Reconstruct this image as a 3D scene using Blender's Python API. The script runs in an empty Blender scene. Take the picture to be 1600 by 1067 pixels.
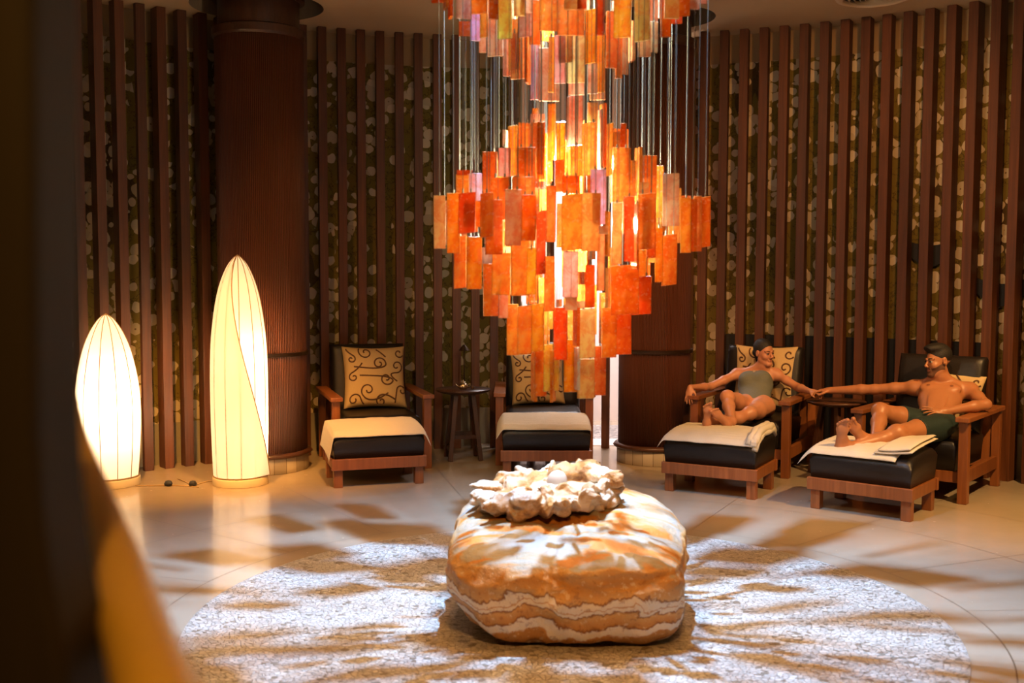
import bpy, bmesh, math, random
import numpy as np
from mathutils import Vector, Matrix, noise

# ------------------------------------------------------------------ camera
F_PX, TILT, ROLL, EYE = 1700.0, 3.97e-5, 0.002, 1.76
PITCH = math.atan(F_PX * TILT)
scene = bpy.context.scene
COL = scene.collection
cam_data = bpy.data.cameras.new('camera')
cam_data.sensor_width = 36.0
cam_data.lens = F_PX * 36.0 / 1600.0
cam_data.clip_start = 0.05
cam_data.dof.use_dof = True
cam_data.dof.focus_distance = 8.4
cam_data.dof.aperture_fstop = 2.2
cam = bpy.data.objects.new('camera', cam_data)
COL.objects.link(cam)
cam.matrix_world = (Matrix.Translation((0, 0, EYE)) @ Matrix.Rotation(math.pi / 2 - PITCH, 4, 'X')
                    @ Matrix.Rotation(ROLL, 4, 'Z'))
scene.camera = cam

# ------------------------------------------------------------------ world, exposure
world = bpy.data.worlds.new('world'); scene.world = world
world.use_nodes = True
world.node_tree.nodes['Background'].inputs[0].default_value = (0.30, 0.16, 0.06, 1)
world.node_tree.nodes['Background'].inputs[1].default_value = 0.05
vs = scene.view_settings
vs.view_transform = 'Standard'; vs.look = 'None'; vs.gamma = 1.0; vs.use_curve_mapping = False
vs.exposure = 0.0
scene.cycles.max_bounces = 7
scene.cycles.diffuse_bounces = 4
scene.cycles.sample_clamp_indirect = 4.0
scene.cycles.caustics_reflective = False
scene.cycles.caustics_refractive = False

CX, CY = 0.28, 5.40          # centre of the round room
WARM = (1.0, 0.50, 0.13)
LAMPC = (1.0, 0.74, 0.46)

def light(name, kind, loc, energy, color, size=0.1, target=None, angle=60, blend=0.5):
    d = bpy.data.lights.new(name, kind); d.energy = energy; d.color = color
    if kind in ('POINT', 'SPOT'): d.shadow_soft_size = size
    if kind == 'AREA': d.size = size
    if kind == 'SPOT': d.spot_size = math.radians(angle); d.spot_blend = blend
    o = bpy.data.objects.new(name, d); COL.objects.link(o); o.location = loc
    if target is not None:
        o.rotation_euler = (Vector(target) - Vector(loc)).to_track_quat('-Z', 'Y').to_euler()
    return o
# cold projector in the dome above the chandelier
light('dome_spot', 'SPOT', (CX + .02, CY - .03, 4.74), 4500, (0.34, 0.61, 1.0), .024, (CX, CY, 0), 82, .85)
# warm bulbs hanging inside the chandelier
cove = light('dome_fill', 'AREA', (CX, CY, 5.8), 62, (1.0, .44, .12), 3.2, (CX, CY, 0)); cove.data.spread = math.radians(75)  # added unseen area light, warm ambient for the middle of the floor
for bz, be in ((1.75, 16), (1.98, 50), (2.28, 66), (3.05, 36), (3.4, 36)):
    light('chandelier_bulb', 'POINT', (CX, CY, bz), be, (1.0, 0.80, 0.50), .03)
# unseen warm spots; the first two stand for a lamp off to the right
light('unseen_warm_spot', 'SPOT', (4.0, 5.6, 3.9), 1000, (1.0, .55, .19), .06, (3.2, 8.0, .45), 55, .8)
light('unseen_warm_spot', 'SPOT', (4.3, 7.1, 3.9), 240, (1.0, .55, .16), .05, (4.05, 7.35, 0), 40, .9)
light('unseen_warm_spot', 'SPOT', (-1.9, 5.9, 3.9), 210, WARM, .08, (-1.0, 9.6, .9), 54, .9)  # added fill for the empty armchairs and the slats behind them
light('unseen_warm_spot', 'SPOT', (2.4, 6.0, 3.9), 330, (1.0, .45, .15), .10, (2.9, 10.2, 2.0), 66, .9)  # added to lift the reddish slats behind the couple
light('rail_fill_spot', 'SPOT', (-.1, -.2, 3.2), 85, (1.0, .55, .10), .05, (-.42, .95, 1.3), 48, .8)  # added spot with no known fixture, brightens the handrail
light('unseen_warm_spot', 'SPOT', (.3, 1.6, 3.9), 430, (1.0, .44, .10), .12, (.28, 5.0, .2), 62, .8)  # added fill on the boulder's front and the mosaic
light('unseen_warm_spot', 'SPOT', (-2.3, 6.4, 3.9), 1250, (1.0, .44, .09), .05, (-2.75, 9.1, .1), 36, .9)  # added to strengthen the floor lamps' amber glow on floor and slats
light('unseen_warm_spot', 'SPOT', (-.9, 6.5, 3.9), 950, (1.0, .43, .09), .05, (-1.8, 9.1, .25), 32, .9)  # added lamp glow for the lower part of the thick column
light('unseen_warm_spot', 'SPOT', (.9, 6.3, 3.9), 420, (1.0, .48, .18), .06, (1.25, 9.7, 1.1), 38, .9)  # added to brighten the slimmer column
# white light of the corridor behind the slats
light('corridor_light', 'AREA', (1.0, 11.6, 3.2), 230, (0.95, 0.86, 0.86), .9, (1.0, 11.9, 0))

# ------------------------------------------------------------------ node helpers
class NT:
    def __init__(s, name):
        s.m = bpy.data.materials.new(name); s.m.use_nodes = True
        s.t = s.m.node_tree; s.t.nodes.clear()
        s.out = s.n('ShaderNodeOutputMaterial')
    def n(s, typ, **kw):
        x = s.t.nodes.new(typ)
        for k, v in kw.items(): setattr(x, k, v)
        return x
    def l(s, a, b): s.t.links.new(a, b)
    def put(s, sock, v):
        if hasattr(v, 'is_output') or isinstance(v, bpy.types.NodeSocket): s.l(v, sock)
        else: sock.default_value = v if not (isinstance(v, tuple) and len(v) == 3 and sock.type == 'RGBA') else (*v, 1)
    def math(s, op, a, b=None, c=None, clamp=False):
        x = s.n('ShaderNodeMath', operation=op, use_clamp=clamp); s.put(x.inputs[0], a)
        if b is not None: s.put(x.inputs[1], b)
        if c is not None: s.put(x.inputs[2], c)
        return x.outputs[0]
    def mix(s, f, a, b, typ='MIX'):
        x = s.n('ShaderNodeMix', data_type='RGBA', blend_type=typ)
        s.put(x.inputs[0], f); s.put(x.inputs[6], a); s.put(x.inputs[7], b); return x.outputs[2]
    def ramp(s, f, stops, interp='LINEAR'):
        x = s.n('ShaderNodeValToRGB'); x.color_ramp.interpolation = interp
        e = x.color_ramp.elements
        while len(e) < len(stops): e.new(0.5)
        for i, (p, c) in enumerate(stops):
            e[i].position = p; e[i].color = (*c, 1) if len(c) == 3 else c
        s.put(x.inputs[0], f); return x.outputs[0]
    def noise(s, vec, scale, detail=3, rough=.55, dist=0):
        x = s.n('ShaderNodeTexNoise'); s.l(vec, x.inputs['Vector'])
        x.inputs['Scale'].default_value = scale; x.inputs['Detail'].default_value = detail
        x.inputs['Roughness'].default_value = rough; x.inputs['Distortion'].default_value = dist
        return x.outputs[0]
    def vor(s, vec, scale, feature='F1', out='Distance', rand=1.0):
        x = s.n('ShaderNodeTexVoronoi', feature=feature); s.l(vec, x.inputs['Vector'])
        x.inputs['Scale'].default_value = scale; x.inputs['Randomness'].default_value = rand
        return x.outputs[out]
    def obj(s): return s.n('ShaderNodeTexCoord').outputs['Object']
    def uv(s): return s.n('ShaderNodeTexCoord').outputs['UV']
    def mapping(s, vec, scale=(1, 1, 1), loc=(0, 0, 0)):
        x = s.n('ShaderNodeMapping'); s.l(vec, x.inputs[0])
        x.inputs['Location'].default_value = loc; x.inputs['Scale'].default_value = scale
        return x.outputs[0]
    def bump(s, h, strength=.3, dist=.01):
        x = s.n('ShaderNodeBump'); s.l(h, x.inputs['Height'])
        x.inputs['Strength'].default_value = strength; x.inputs['Distance'].default_value = dist
        return x.outputs[0]
    def bsdf(s, color, rough=.5, bump=None, metal=0, spec=.5, coat=0, **kw):
        x = s.n('ShaderNodeBsdfPrincipled')
        s.put(x.inputs['Base Color'], color); s.put(x.inputs['Roughness'], rough)
        s.put(x.inputs['Metallic'], metal); s.put(x.inputs['Specular IOR Level'], spec)
        x.inputs['Coat Weight'].default_value = coat
        if bump is not None: s.l(bump, x.inputs['Normal'])
        for k, v in kw.items(): s.put(x.inputs[k], v)
        return x.outputs[0]
    def done(s, shader): s.l(shader, s.out.inputs[0]); return s.m

def plain(name, color, rough=.5, metal=0, spec=.5, coat=0, nscale=0, amt=.25, bump=0):
    t = NT(name); v = t.obj(); c = color; b = None
    if nscale:
        nz = t.noise(v, nscale, 4)
        c = t.mix(nz, tuple(x * (1 - amt) for x in color), tuple(min(1, x * (1 + amt)) for x in color))
        if bump: b = t.bump(nz, bump, .01)
    return t.done(t.bsdf(c, rough, b, metal, spec, coat))

def wood(name, dark, light_, rough=.4, axis='Z', coat=.1):
    t = NT(name); v = t.obj()
    info = t.n('ShaderNodeObjectInfo').outputs['Random']
    sc = {'Z': (30, 30, 1.2), 'X': (1.2, 30, 30)}[axis]
    off = t.n('ShaderNodeCombineXYZ'); t.l(t.math('MULTIPLY', info, 37.0), off.inputs[0]); t.l(t.math('MULTIPLY', info, 11.0), off.inputs[2])
    add = t.n('ShaderNodeVectorMath', operation='ADD'); t.l(v, add.inputs[0]); t.l(off.outputs[0], add.inputs[1])
    mp = t.mapping(add.outputs[0], sc)
    nz = t.noise(mp, 1.0, 5, .6, .8)
    col = t.ramp(nz, [(.25, dark), (.75, light_)])
    col = t.mix(t.math('MULTIPLY', info, .5), col, tuple(x * .55 for x in dark))
    return t.done(t.bsdf(col, rough, t.bump(nz, .25, .003), coat=coat))

M = {}
M['slat'] = wood('slat_wood', (.060, .017, .005), (.17, .052, .014), .5)
M['chair_wood'] = wood('chair_wood', (.19, .058, .015), (.38, .13, .038), .38)
M['table_wood'] = wood('table_wood', (.045, .018, .010), (.10, .038, .018), .35)
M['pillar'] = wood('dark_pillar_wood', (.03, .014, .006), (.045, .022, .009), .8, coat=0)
M['leather'] = plain('leather', (.012, .009, .008), .40, spec=.38, nscale=90, amt=.3, bump=.15)
M['black'] = plain('black_paint', (.006, .006, .007), .6)
M['brass'] = plain('aged_brass', (.42, .25, .10), .32, metal=1, nscale=20)
M['darkmetal'] = plain('dark_metal', (.06, .035, .02), .4, metal=.8)
M['silver'] = plain('silver_pot', (.75, .62, .45), .22, metal=1)
M['wire'] = plain('steel_wire', (.20, .23, .22), .5, metal=.7)
M['cable'] = plain('cable', (.45, .30, .14), .5)
M['towel'] = plain('towel', (.70, .63, .51), .95, spec=.1, nscale=220, amt=.12, bump=.6)
M['cushion_cloth'] = plain('cushion_cloth', (.58, .42, .21), .9, spec=.15, nscale=160, amt=.12, bump=.4)
M['embroidery'] = plain('embroidery', (.10, .045, .02), .8)
M['plaster'] = plain('plaster', (.42, .30, .16), .85, spec=.1, nscale=6, amt=.06)
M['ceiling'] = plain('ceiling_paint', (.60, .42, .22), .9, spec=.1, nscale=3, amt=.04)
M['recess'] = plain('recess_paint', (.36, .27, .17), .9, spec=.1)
M['vent'] = plain('vent_metal', (.72, .55, .34), .5)
M['dado'] = plain('dado_stone', (.30, .27, .20), .6, nscale=8, amt=.15)
M['white_tile'] = plain('white_tile', (.78, .68, .66), .5, nscale=6, amt=.05)
M['rail'] = plain('golden_rail', (.80, .43, .07), .42, nscale=5, amt=.05)
M['hair'] = plain('dark_hair', (.010, .007, .005), .62, nscale=120, amt=.5, bump=.5)
M['beard'] = plain('beard', (.10, .038, .016), .8, nscale=300, amt=.4)
M['eye_white'] = plain('eye_white', (.46, .38, .32), .35)
M['iris'] = plain('iris', (.02, .012, .008), .2)
M['swimsuit'] = plain('grey_swimsuit', (.115, .125, .105), .75, nscale=60, amt=.12, bump=.2)
M['shorts'] = plain('dark_green_shorts', (.012, .028, .026), .6, nscale=30, amt=.2, bump=.3)
M['clasp'] = plain('clasp', (.6, .45, .28), .35, metal=.6)
M['bulb'] = None

def skin(name, base, red):
    t = NT(name); v = t.obj(); nz = t.noise(v, 9, 3); n2 = t.noise(v, 90, 2)
    c = t.mix(nz, base, red)
    return t.done(t.bsdf(c, .42, t.bump(n2, .12, .002), spec=.45, **{'Subsurface Weight': .12, 'Subsurface Scale': .01}))
M['skin_w'] = skin('woman_skin', (.52, .25, .14), (.44, .18, .10))
M['skin_m'] = skin('man_skin', (.46, .20, .09), (.37, .14, .06))
M['lips'] = plain('lips', (.36, .11, .07), .4)
M['nipple'] = plain('areola', (.20, .065, .03), .6)

# fluted column
t = NT('fluted_column'); v = t.uv(); sep = t.n('ShaderNodeSeparateXYZ'); t.l(v, sep.inputs[0])
w = t.math('ABSOLUTE', t.math('SINE', t.math('MULTIPLY', sep.outputs[0], math.pi * 150)))
nz = t.noise(t.mapping(t.obj(), (6, 6, .8)), 1.0, 3)
c = t.mix(nz, (.17, .042, .012), (.25, .072, .022))
c = t.mix(t.math('POWER', w, .5), tuple(x * .35 for x in (.12, .04, .018)), c)
M['flute'] = t.done(t.bsdf(c, .5, t.bump(w, 1.0, .02)))

# polished stone floor, circular and radial joints about the centre
t = NT('polished_floor'); v = t.obj(); sep = t.n('ShaderNodeSeparateXYZ'); t.l(v, sep.inputs[0])
X, Y = sep.outputs[0], sep.outputs[1]
R_ = t.math('SQRT', t.math('ADD', t.math('MULTIPLY', X, X), t.math('MULTIPLY', Y, Y)))
A_ = t.math('ARCTAN2', X, Y)
lines = None
for rr in (2.07, 2.98, 3.9, 4.8):
    d = t.math('LESS_THAN', t.math('ABSOLUTE', t.math('SUBTRACT', R_, rr)), .0035)
    lines = d if lines is None else t.math('MAXIMUM', lines, d)
fr = t.math('FRACT', t.math('ADD', t.math('DIVIDE', A_, math.radians(20)), .15))
rad = t.math('LESS_THAN', t.math('MULTIPLY', t.math('ABSOLUTE', t.math('SUBTRACT', fr, .5)), t.math('MULTIPLY', R_, math.radians(20))), .003)
rad = t.math('MULTIPLY', rad, t.math('GREATER_THAN', R_, 2.07))
lines = t.math('MAXIMUM', lines, rad)
n1 = t.noise(v, 2.2, 6, .6, .4); n2 = t.noise(v, 14, 4, .65)
col = t.mix(n1, (.33, .27, .20), (.45, .375, .29))
col = t.mix(t.math('MULTIPLY', n2, .35), col, (.34, .25, .15))
col = t.mix(lines, col, (.12, .075, .04))
ro = t.math('MULTIPLY_ADD', n2, .16, .16)
ro = t.math('ADD', ro, t.math('MULTIPLY', lines, .3))
wav = t.noise(v, 5, 2)
M['floor'] = t.done(t.bsdf(col, ro, t.bump(t.math('ADD', t.math('MULTIPLY', wav, .5), t.math('MULTIPLY', n2, .12)), .10, .01), spec=.6, coat=.25))

# pebble mosaic
def pebble(name, a, b, grout, scale):
    t = NT(name); v = t.obj()
    mp = t.mapping(v, (1.0, 1.25, 1))
    d = t.vor(mp, scale, 'DISTANCE_TO_EDGE', 'Distance')
    ce = t.vor(mp, scale, 'F1', 'Color'); sepc = t.n('ShaderNodeSeparateColor'); t.l(ce, sepc.inputs[0])
    edge = t.math('MULTIPLY', d, 9.0, clamp=True)
    col = t.mix(sepc.outputs[0], a, b)
    col = t.mix(t.math('GREATER_THAN', sepc.outputs[1], .93), col, grout)
    col = t.mix(t.math('POWER', edge, .6), grout, col)
    h = t.math('POWER', edge, .5)
    return t.done(t.bsdf(col, .32, t.bump(h, .7, .008), spec=.5))
M['mosaic'] = pebble('pebble_mosaic', (.36, .34, .31), (.56, .53, .49), (.20, .17, .13), 38)
M['mosaic_dark'] = pebble('dark_pebble_mosaic', (.20, .18, .18), (.55, .50, .48), (.10, .09, .09), 26)

# floral wallpaper (uv in metres)
t = NT('floral_wallpaper'); v = t.uv()
warp = t.n('ShaderNodeTexNoise'); t.l(v, warp.inputs['Vector']); warp.inputs['Scale'].default_value = 9
wv = t.n('ShaderNodeVectorMath', operation='MULTIPLY_ADD'); t.l(warp.outputs['Color'], wv.inputs[0]); wv.inputs[1].default_value = (.05, .05, 0); t.l(v, wv.inputs[2])
d = t.vor(wv.outputs[0], 9.5, 'F1', 'Distance', .9)
cc = t.vor(wv.outputs[0], 9.5, 'F1', 'Color', .9); sc_ = t.n('ShaderNodeSeparateColor'); t.l(cc, sc_.inputs[0])
rad = t.math('MULTIPLY_ADD', sc_.outputs[0], .16, .42)
bl = t.math('LESS_THAN', d, rad)
mp = t.mapping(v, (1.3, .42, 1), (3.1, 0.7, 0))
mask = t.noise(mp, 1.0, 4, .62)
den = t.math('GREATER_THAN', t.math('ADD', mask, t.math('MULTIPLY', sc_.outputs[1], .20)), .545)
bl = t.math('MULTIPLY', bl, den)
tw = t.noise(t.mapping(v, (5, 5, 1), (9, 2, 0)), 1.2, 5, .65)
twig = t.math('LESS_THAN', t.math('ABSOLUTE', t.math('SUBTRACT', tw, .5)), .012)
ground = t.mix(t.noise(t.mapping(v, (.5, .3, 1)), 1, 2), (.15, .115, .02), (.21, .155, .032))
ground = t.mix(t.math('GREATER_THAN', mask, .60), ground, (.085, .055, .018))
ground = t.mix(t.math('MULTIPLY', twig, .7), ground, (.045, .028, .012))
pet = t.mix(sc_.outputs[2], (.50, .42, .27), (.66, .57, .40))
pet = t.mix(t.math('LESS_THAN', d, .07), pet, (.16, .11, .05))
col = t.mix(bl, ground, pet)
M['wallpaper'] = t.done(t.bsdf(col, .75, spec=.2))

# onyx / alabaster glass panels, tinted by the mesh attribute 'tint'
t = NT('onyx_glass'); at = t.n('ShaderNodeAttribute'); at.attribute_name = 'tint'
v = t.obj(); n1 = t.noise(v, 16, 5, .68, .6); n2 = t.noise(v, 55, 3, .6)
tint = at.outputs['Color']
dark = t.mix(.48, tint, (.85, .20, .03), 'MULTIPLY')
f = t.math('MULTIPLY', t.math('SUBTRACT', n1, .44), 8.0, clamp=True)
col = t.mix(f, dark, tint)
col = t.mix(t.math('MULTIPLY', t.math('GREATER_THAN', n2, .61), .40), col, (1, .80, .55))
tr = t.n('ShaderNodeBsdfTranslucent'); t.l(col, tr.inputs[0])
di = t.n('ShaderNodeBsdfDiffuse'); t.l(col, di.inputs[0])
m1 = t.n('ShaderNodeMixShader'); m1.inputs[0].default_value = .45; t.l(tr.outputs[0], m1.inputs[1]); t.l(di.outputs[0], m1.inputs[2])
tp = t.n('ShaderNodeBsdfTransparent'); t.l(t.mix(.35, tint, (1, 1, 1)), tp.inputs[0])
m3 = t.n('ShaderNodeMixShader'); m3.inputs[0].default_value = .10; t.l(m1.outputs[0], m3.inputs[1]); t.l(tp.outputs[0], m3.inputs[2])
gl = t.n('ShaderNodeBsdfGlossy'); gl.inputs[1].default_value = .12; gl.inputs[0].default_value = (1, .95, .9, 1)
fr = t.n('ShaderNodeFresnel'); fr.inputs[0].default_value = 1.45
m2 = t.n('ShaderNodeMixShader'); t.l(fr.outputs[0], m2.inputs[0]); t.l(m3.outputs[0], m2.inputs[1]); t.l(gl.outputs[0], m2.inputs[2])
M['onyx'] = t.done(m2.outputs[0])

# lantern fabric
t = NT('lantern_fabric'); tr = t.n('ShaderNodeBsdfTranslucent'); tr.inputs[0].default_value = (.93, .88, .80, 1)
di = t.n('ShaderNodeBsdfDiffuse'); di.inputs[0].default_value = (.85, .74, .55, 1)
m1 = t.n('ShaderNodeMixShader'); m1.inputs[0].default_value = .35; t.l(tr.outputs[0], m1.inputs[1]); t.l(di.outputs[0], m1.inputs[2])
em = t.n('ShaderNodeEmission'); em.inputs[0].default_value = (1.0, .82, .58, 1); em.inputs[1].default_value = .16
ad = t.n('ShaderNodeAddShader'); t.l(m1.outputs[0], ad.inputs[0]); t.l(em.outputs[0], ad.inputs[1])
M['fabric'] = t.done(ad.outputs[0])
M['seam'] = plain('seam_wire', (.30, .19, .08), .7)
M['lampbase'] = plain('lamp_base', (.80, .70, .50), .5)

# banded onyx boulder
t = NT('banded_boulder'); v = t.obj(); sep = t.n('ShaderNodeSeparateXYZ'); t.l(v, sep.inputs[0])
nb = t.noise(v, 2.3, 5, .55, .5); nf = t.noise(v, 26, 5, .7); nm = t.noise(t.mapping(v, (1, 1, .5)), 7, 4, .6, .6)
zz = t.math('ADD', sep.outputs[2], t.math('MULTIPLY', t.math('SUBTRACT', nb, .5), .26))
zz = t.math('ADD', zz, t.math('MULTIPLY', t.math('SUBTRACT', nm, .5), .12))
g = t.math('DIVIDE', zz, .56)
O1, O2, W1, BR = (.56, .26, .06), (.66, .38, .13), (.80, .70, .52), (.24, .085, .02)
col = t.ramp(g, [(.0, W1), (.035, BR), (.06, O1), (.15, O1), (.165, W1), (.235, W1), (.25, BR), (.27, O1), (.36, O2),
                 (.375, BR), (.385, W1), (.41, W1), (.42, O1), (.43, W1), (.47, W1), (.485, BR), (.50, O2), (.62, O1), (.76, O2), (.84, (.72, .52, .30)), (1.0, W1)])
col = t.mix(t.math('MULTIPLY', t.math('GREATER_THAN', nf, .60), .45), col, (.30, .11, .03))
col = t.mix(t.math('MULTIPLY', t.math('LESS_THAN', nf, .40), .5), col, (.82, .66, .42))
nrm = t.n('ShaderNodeNewGeometry').outputs['Normal']; sn = t.n('ShaderNodeSeparateXYZ'); t.l(nrm, sn.inputs[0])
top = t.math('MULTIPLY', t.math('SUBTRACT', sn.outputs[2], .45), 3.0, clamp=True)
tn = t.noise(t.mapping(v, (1.2, 3.2, 2)), 2.2, 4, .55, .8)
tcol = t.ramp(tn, [(.40, (.30, .285, .255)), (.50, (.30, .235, .15)), (.57, (.42, .17, .03))])
col = t.mix(top, col, tcol)
M['boulder'] = t.done(t.bsdf(col, .6, t.bump(t.math('ADD', nf, t.math('MULTIPLY', nm, .8)), .7, .014), spec=.3))

t = NT('giant_shell'); v = t.obj(); n1 = t.noise(v, 7, 5, .65, .4); n2 = t.noise(v, 30, 4, .7)
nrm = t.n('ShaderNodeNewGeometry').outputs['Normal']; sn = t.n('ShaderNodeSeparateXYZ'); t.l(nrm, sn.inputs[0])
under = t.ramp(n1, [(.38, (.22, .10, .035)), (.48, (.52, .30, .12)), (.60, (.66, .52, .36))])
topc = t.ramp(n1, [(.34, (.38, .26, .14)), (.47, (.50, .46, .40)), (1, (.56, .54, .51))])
col = t.mix(t.math('MULTIPLY_ADD', sn.outputs[2], 3.0, -.9, clamp=True), under, topc)  # upward faces painted whiter, as if lit from above
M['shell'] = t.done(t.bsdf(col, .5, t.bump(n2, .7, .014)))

# column base tiles
t = NT('base_tiles'); v = t.uv(); sep = t.n('ShaderNodeSeparateXYZ'); t.l(v, sep.inputs[0])
fr = t.math('FRACT', t.math('MULTIPLY', sep.outputs[0], 22.0))
ln = t.math('LESS_THAN', fr, .05)
fl = t.math('FLOOR', t.math('MULTIPLY', sep.outputs[0], 22.0))
wn = t.n('ShaderNodeTexWhiteNoise', noise_dimensions='1D'); t.l(fl, wn.inputs['W'])
col = t.mix(wn.outputs[0], (.36, .31, .24), (.52, .46, .37)); col = t.mix(ln, col, (.15, .11, .07))
M['base_tile'] = t.done(t.bsdf(col, .4))

# ------------------------------------------------------------------ mesh helpers
def link(name, me, mat, parent=None, smooth=False):
    o = bpy.data.objects.new(name, me); COL.objects.link(o)
    if mat: me.materials.append(mat)
    if smooth:
        me.polygons.foreach_set('use_smooth', [True] * len(me.polygons))
    if parent: o.parent = parent
    return o
def from_bm(name, bm, mat, parent=None, smooth=False, bevel=0, seg=2, sharp=None):
    me = bpy.data.meshes.new(name); bm.normal_update(); bm.to_mesh(me); bm.free()
    o = link(name, me, mat, parent, smooth)
    if bevel:
        b = o.modifiers.new('b', 'BEVEL'); b.width = bevel; b.segments = seg; b.limit_method = 'ANGLE'
    return o
def thing(name, label, cat, loc=(0, 0, 0), rz=0, group=None):
    o = bpy.data.objects.new(name, None); COL.objects.link(o); o.empty_display_size = .1
    o.location = loc; o.rotation_euler = (0, 0, rz)
    return tag(o, label, cat, group)
def tag(o, label, cat, group=None, kind=None):
    o['label'] = label; o['category'] = cat
    if group: o['group'] = group
    if kind: o['kind'] = kind
    return o
def structure(o): o['kind'] = 'structure'; return o
def box(bm, x0, x1, y0, y1, z0, z1, mat4=None):
    vs_ = [bm.verts.new((x, y, z)) for z in (z0, z1) for y in (y0, y1) for x in (x0, x1)]
    for q in ((0, 2, 3, 1), (4, 5, 7, 6), (0, 1, 5, 4), (2, 6, 7, 3), (0, 4, 6, 2), (1, 3, 7, 5)):
        bm.faces.new([vs_[i] for i in q])
    if mat4 is not None: bmesh.ops.transform(bm, matrix=mat4, verts=vs_)
    return vs_
def beam(bm, a, b, w, d, w2=None, d2=None):
    a, b = Vector(a), Vector(b); z = (b - a).normalized()
    x = Vector((1, 0, 0)) if abs(z.x) < .9 else Vector((0, 1, 0)); x = (x - z * x.dot(z)).normalized(); y = z.cross(x)
    w2 = w2 or w; d2 = d2 or d; r = []
    for p, ww, dd in ((a, w, d), (b, w2, d2)):
        for sx, sy in ((-1, -1), (1, -1), (1, 1), (-1, 1)): r.append(bm.verts.new(p + x * sx * ww / 2 + y * sy * dd / 2))
    for i in range(4): bm.faces.new((r[i], r[(i + 1) % 4], r[4 + (i + 1) % 4], r[4 + i]))
    bm.faces.new(r[3::-1]); bm.faces.new(r[4:8])
def lathe(bm, prof, n=48, c=(0, 0, 0), uvscale=None, cap=True):
    rings = []
    for r, z in prof:
        rings.append([bm.verts.new((c[0] + r * math.cos(2 * math.pi * i / n), c[1] + r * math.sin(2 * math.pi * i / n), c[2] + z)) for i in range(n)])
    uvl = bm.loops.layers.uv.verify()
    for k in range(len(prof) - 1):
        for i in range(n):
            j = (i + 1) % n
            f = bm.faces.new((rings[k][i], rings[k][j], rings[k + 1][j], rings[k + 1][i]))
            for lp, (uu, vv) in zip(f.loops, ((i / n, prof[k][1]), ((i + 1) / n, prof[k][1]), ((i + 1) / n, prof[k + 1][1]), (i / n, prof[k + 1][1]))):
                lp[uvl].uv = (uu, vv)
    if cap:
        if prof[0][0] > 1e-4: bm.faces.new(rings[0][::-1])
        if prof[-1][0] > 1e-4: bm.faces.new(rings[-1])
def tube(bm, pts, r, n=8, caps=True):
    pts = [Vector(p) for p in pts]; prev = None; rings = []
    for i, p in enumerate(pts):
        d = (pts[min(i + 1, len(pts) - 1)] - pts[max(i - 1, 0)])
        d = d.normalized() if d.length > 1e-9 else Vector((0, 0, 1))
        if prev is None:
            x = Vector((0, 0, 1)) if abs(d.z) < .9 else Vector((1, 0, 0))
        else: x = prev
        x = (x - d * x.dot(d)).normalized(); prev = x; y = d.cross(x)
        rr = r[i] if isinstance(r, (list, tuple)) else r
        rings.append([bm.verts.new(p + (x * math.cos(2 * math.pi * k / n) + y * math.sin(2 * math.pi * k / n)) * rr) for k in range(n)])
    for a, b in zip(rings, rings[1:]):
        for k in range(n): bm.faces.new((a[k], a[(k + 1) % n], b[(k + 1) % n], b[k]))
    if caps: bm.faces.new(rings[0][::-1]); bm.faces.new(rings[-1])
def grid_solid(bm, nu, nv, top, bot):
    """closed solid between two height functions sampled on a nu x nv grid; top/bot(u,v)->Vector"""
    T = [[bm.verts.new(top(i / nu, j / nv)) for j in range(nv + 1)] for i in range(nu + 1)]
    B = [[bm.verts.new(bot(i / nu, j / nv)) for j in range(nv + 1)] for i in range(nu + 1)]
    for i in range(nu):
        for j in range(nv):
            bm.faces.new((T[i][j], T[i + 1][j], T[i + 1][j + 1], T[i][j + 1]))
            bm.faces.new((B[i][j], B[i][j + 1], B[i + 1][j + 1], B[i + 1][j]))
    for i in range(nu):
        bm.faces.new((T[i][0], B[i][0], B[i + 1][0], T[i + 1][0])); bm.faces.new((T[i][nv], T[i + 1][nv], B[i + 1][nv], B[i][nv]))
    for j in range(nv):
        bm.faces.new((T[0][j], T[0][j + 1], B[0][j + 1], B[0][j])); bm.faces.new((T[nu][j], B[nu][j], B[nu][j + 1], T[nu][j + 1]))
def polar(a, r, z=0):  # angle in degrees from +y towards +x about the room centre
    return Vector((CX + r * math.sin(math.radians(a)), CY + r * math.cos(math.radians(a)), z))
# where a point of the photograph at pixel (u,v) lies when its distance along the view axis is d
def at(u, v, d):
    x, y = u - 800, 533.5 - v
    c, s = math.cos(ROLL), math.sin(ROLL); x, y = c * x + s * y, -s * x + c * y
    r = Vector((x, F_PX * math.cos(PITCH) + y * math.sin(PITCH), -F_PX * math.sin(PITCH) + y * math.cos(PITCH)))
    return r * (d / r.y) + Vector((0, 0, EYE))

# ------------------------------------------------------------------ setting
R_SLAT, R_WALL, ZC = 5.21, 5.46, 3.98
def disc(name, r0, r1, z, mat, holes=(), up=True, n=160, a0=0, a1=360):
    bm = bmesh.new(); edges = []
    def loop(cx, cy, r, n):
        vs_ = [bm.verts.new((cx + r * math.cos(2 * math.pi * i / n), cy + r * math.sin(2 * math.pi * i / n), z)) for i in range(n)]
        return [bm.edges.new((vs_[i], vs_[(i + 1) % n])) for i in range(n)]
    edges += loop(CX, CY, r1, n)
    if r0: edges += loop(CX, CY, r0, n)
    for h in holes: edges += loop(*h, 48)
    bmesh.ops.triangle_fill(bm, edges=edges, use_beauty=True)
    bm.normal_update()
    for f in bm.faces:
        if (f.normal.z > 0) != up: f.normal_flip()
    return structure(from_bm(name, bm, mat))
COLS = [(-2.18, 9.50, .375), (1.30, 9.90, .325)]
bm = bmesh.new(); r_fl = 7.6
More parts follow.
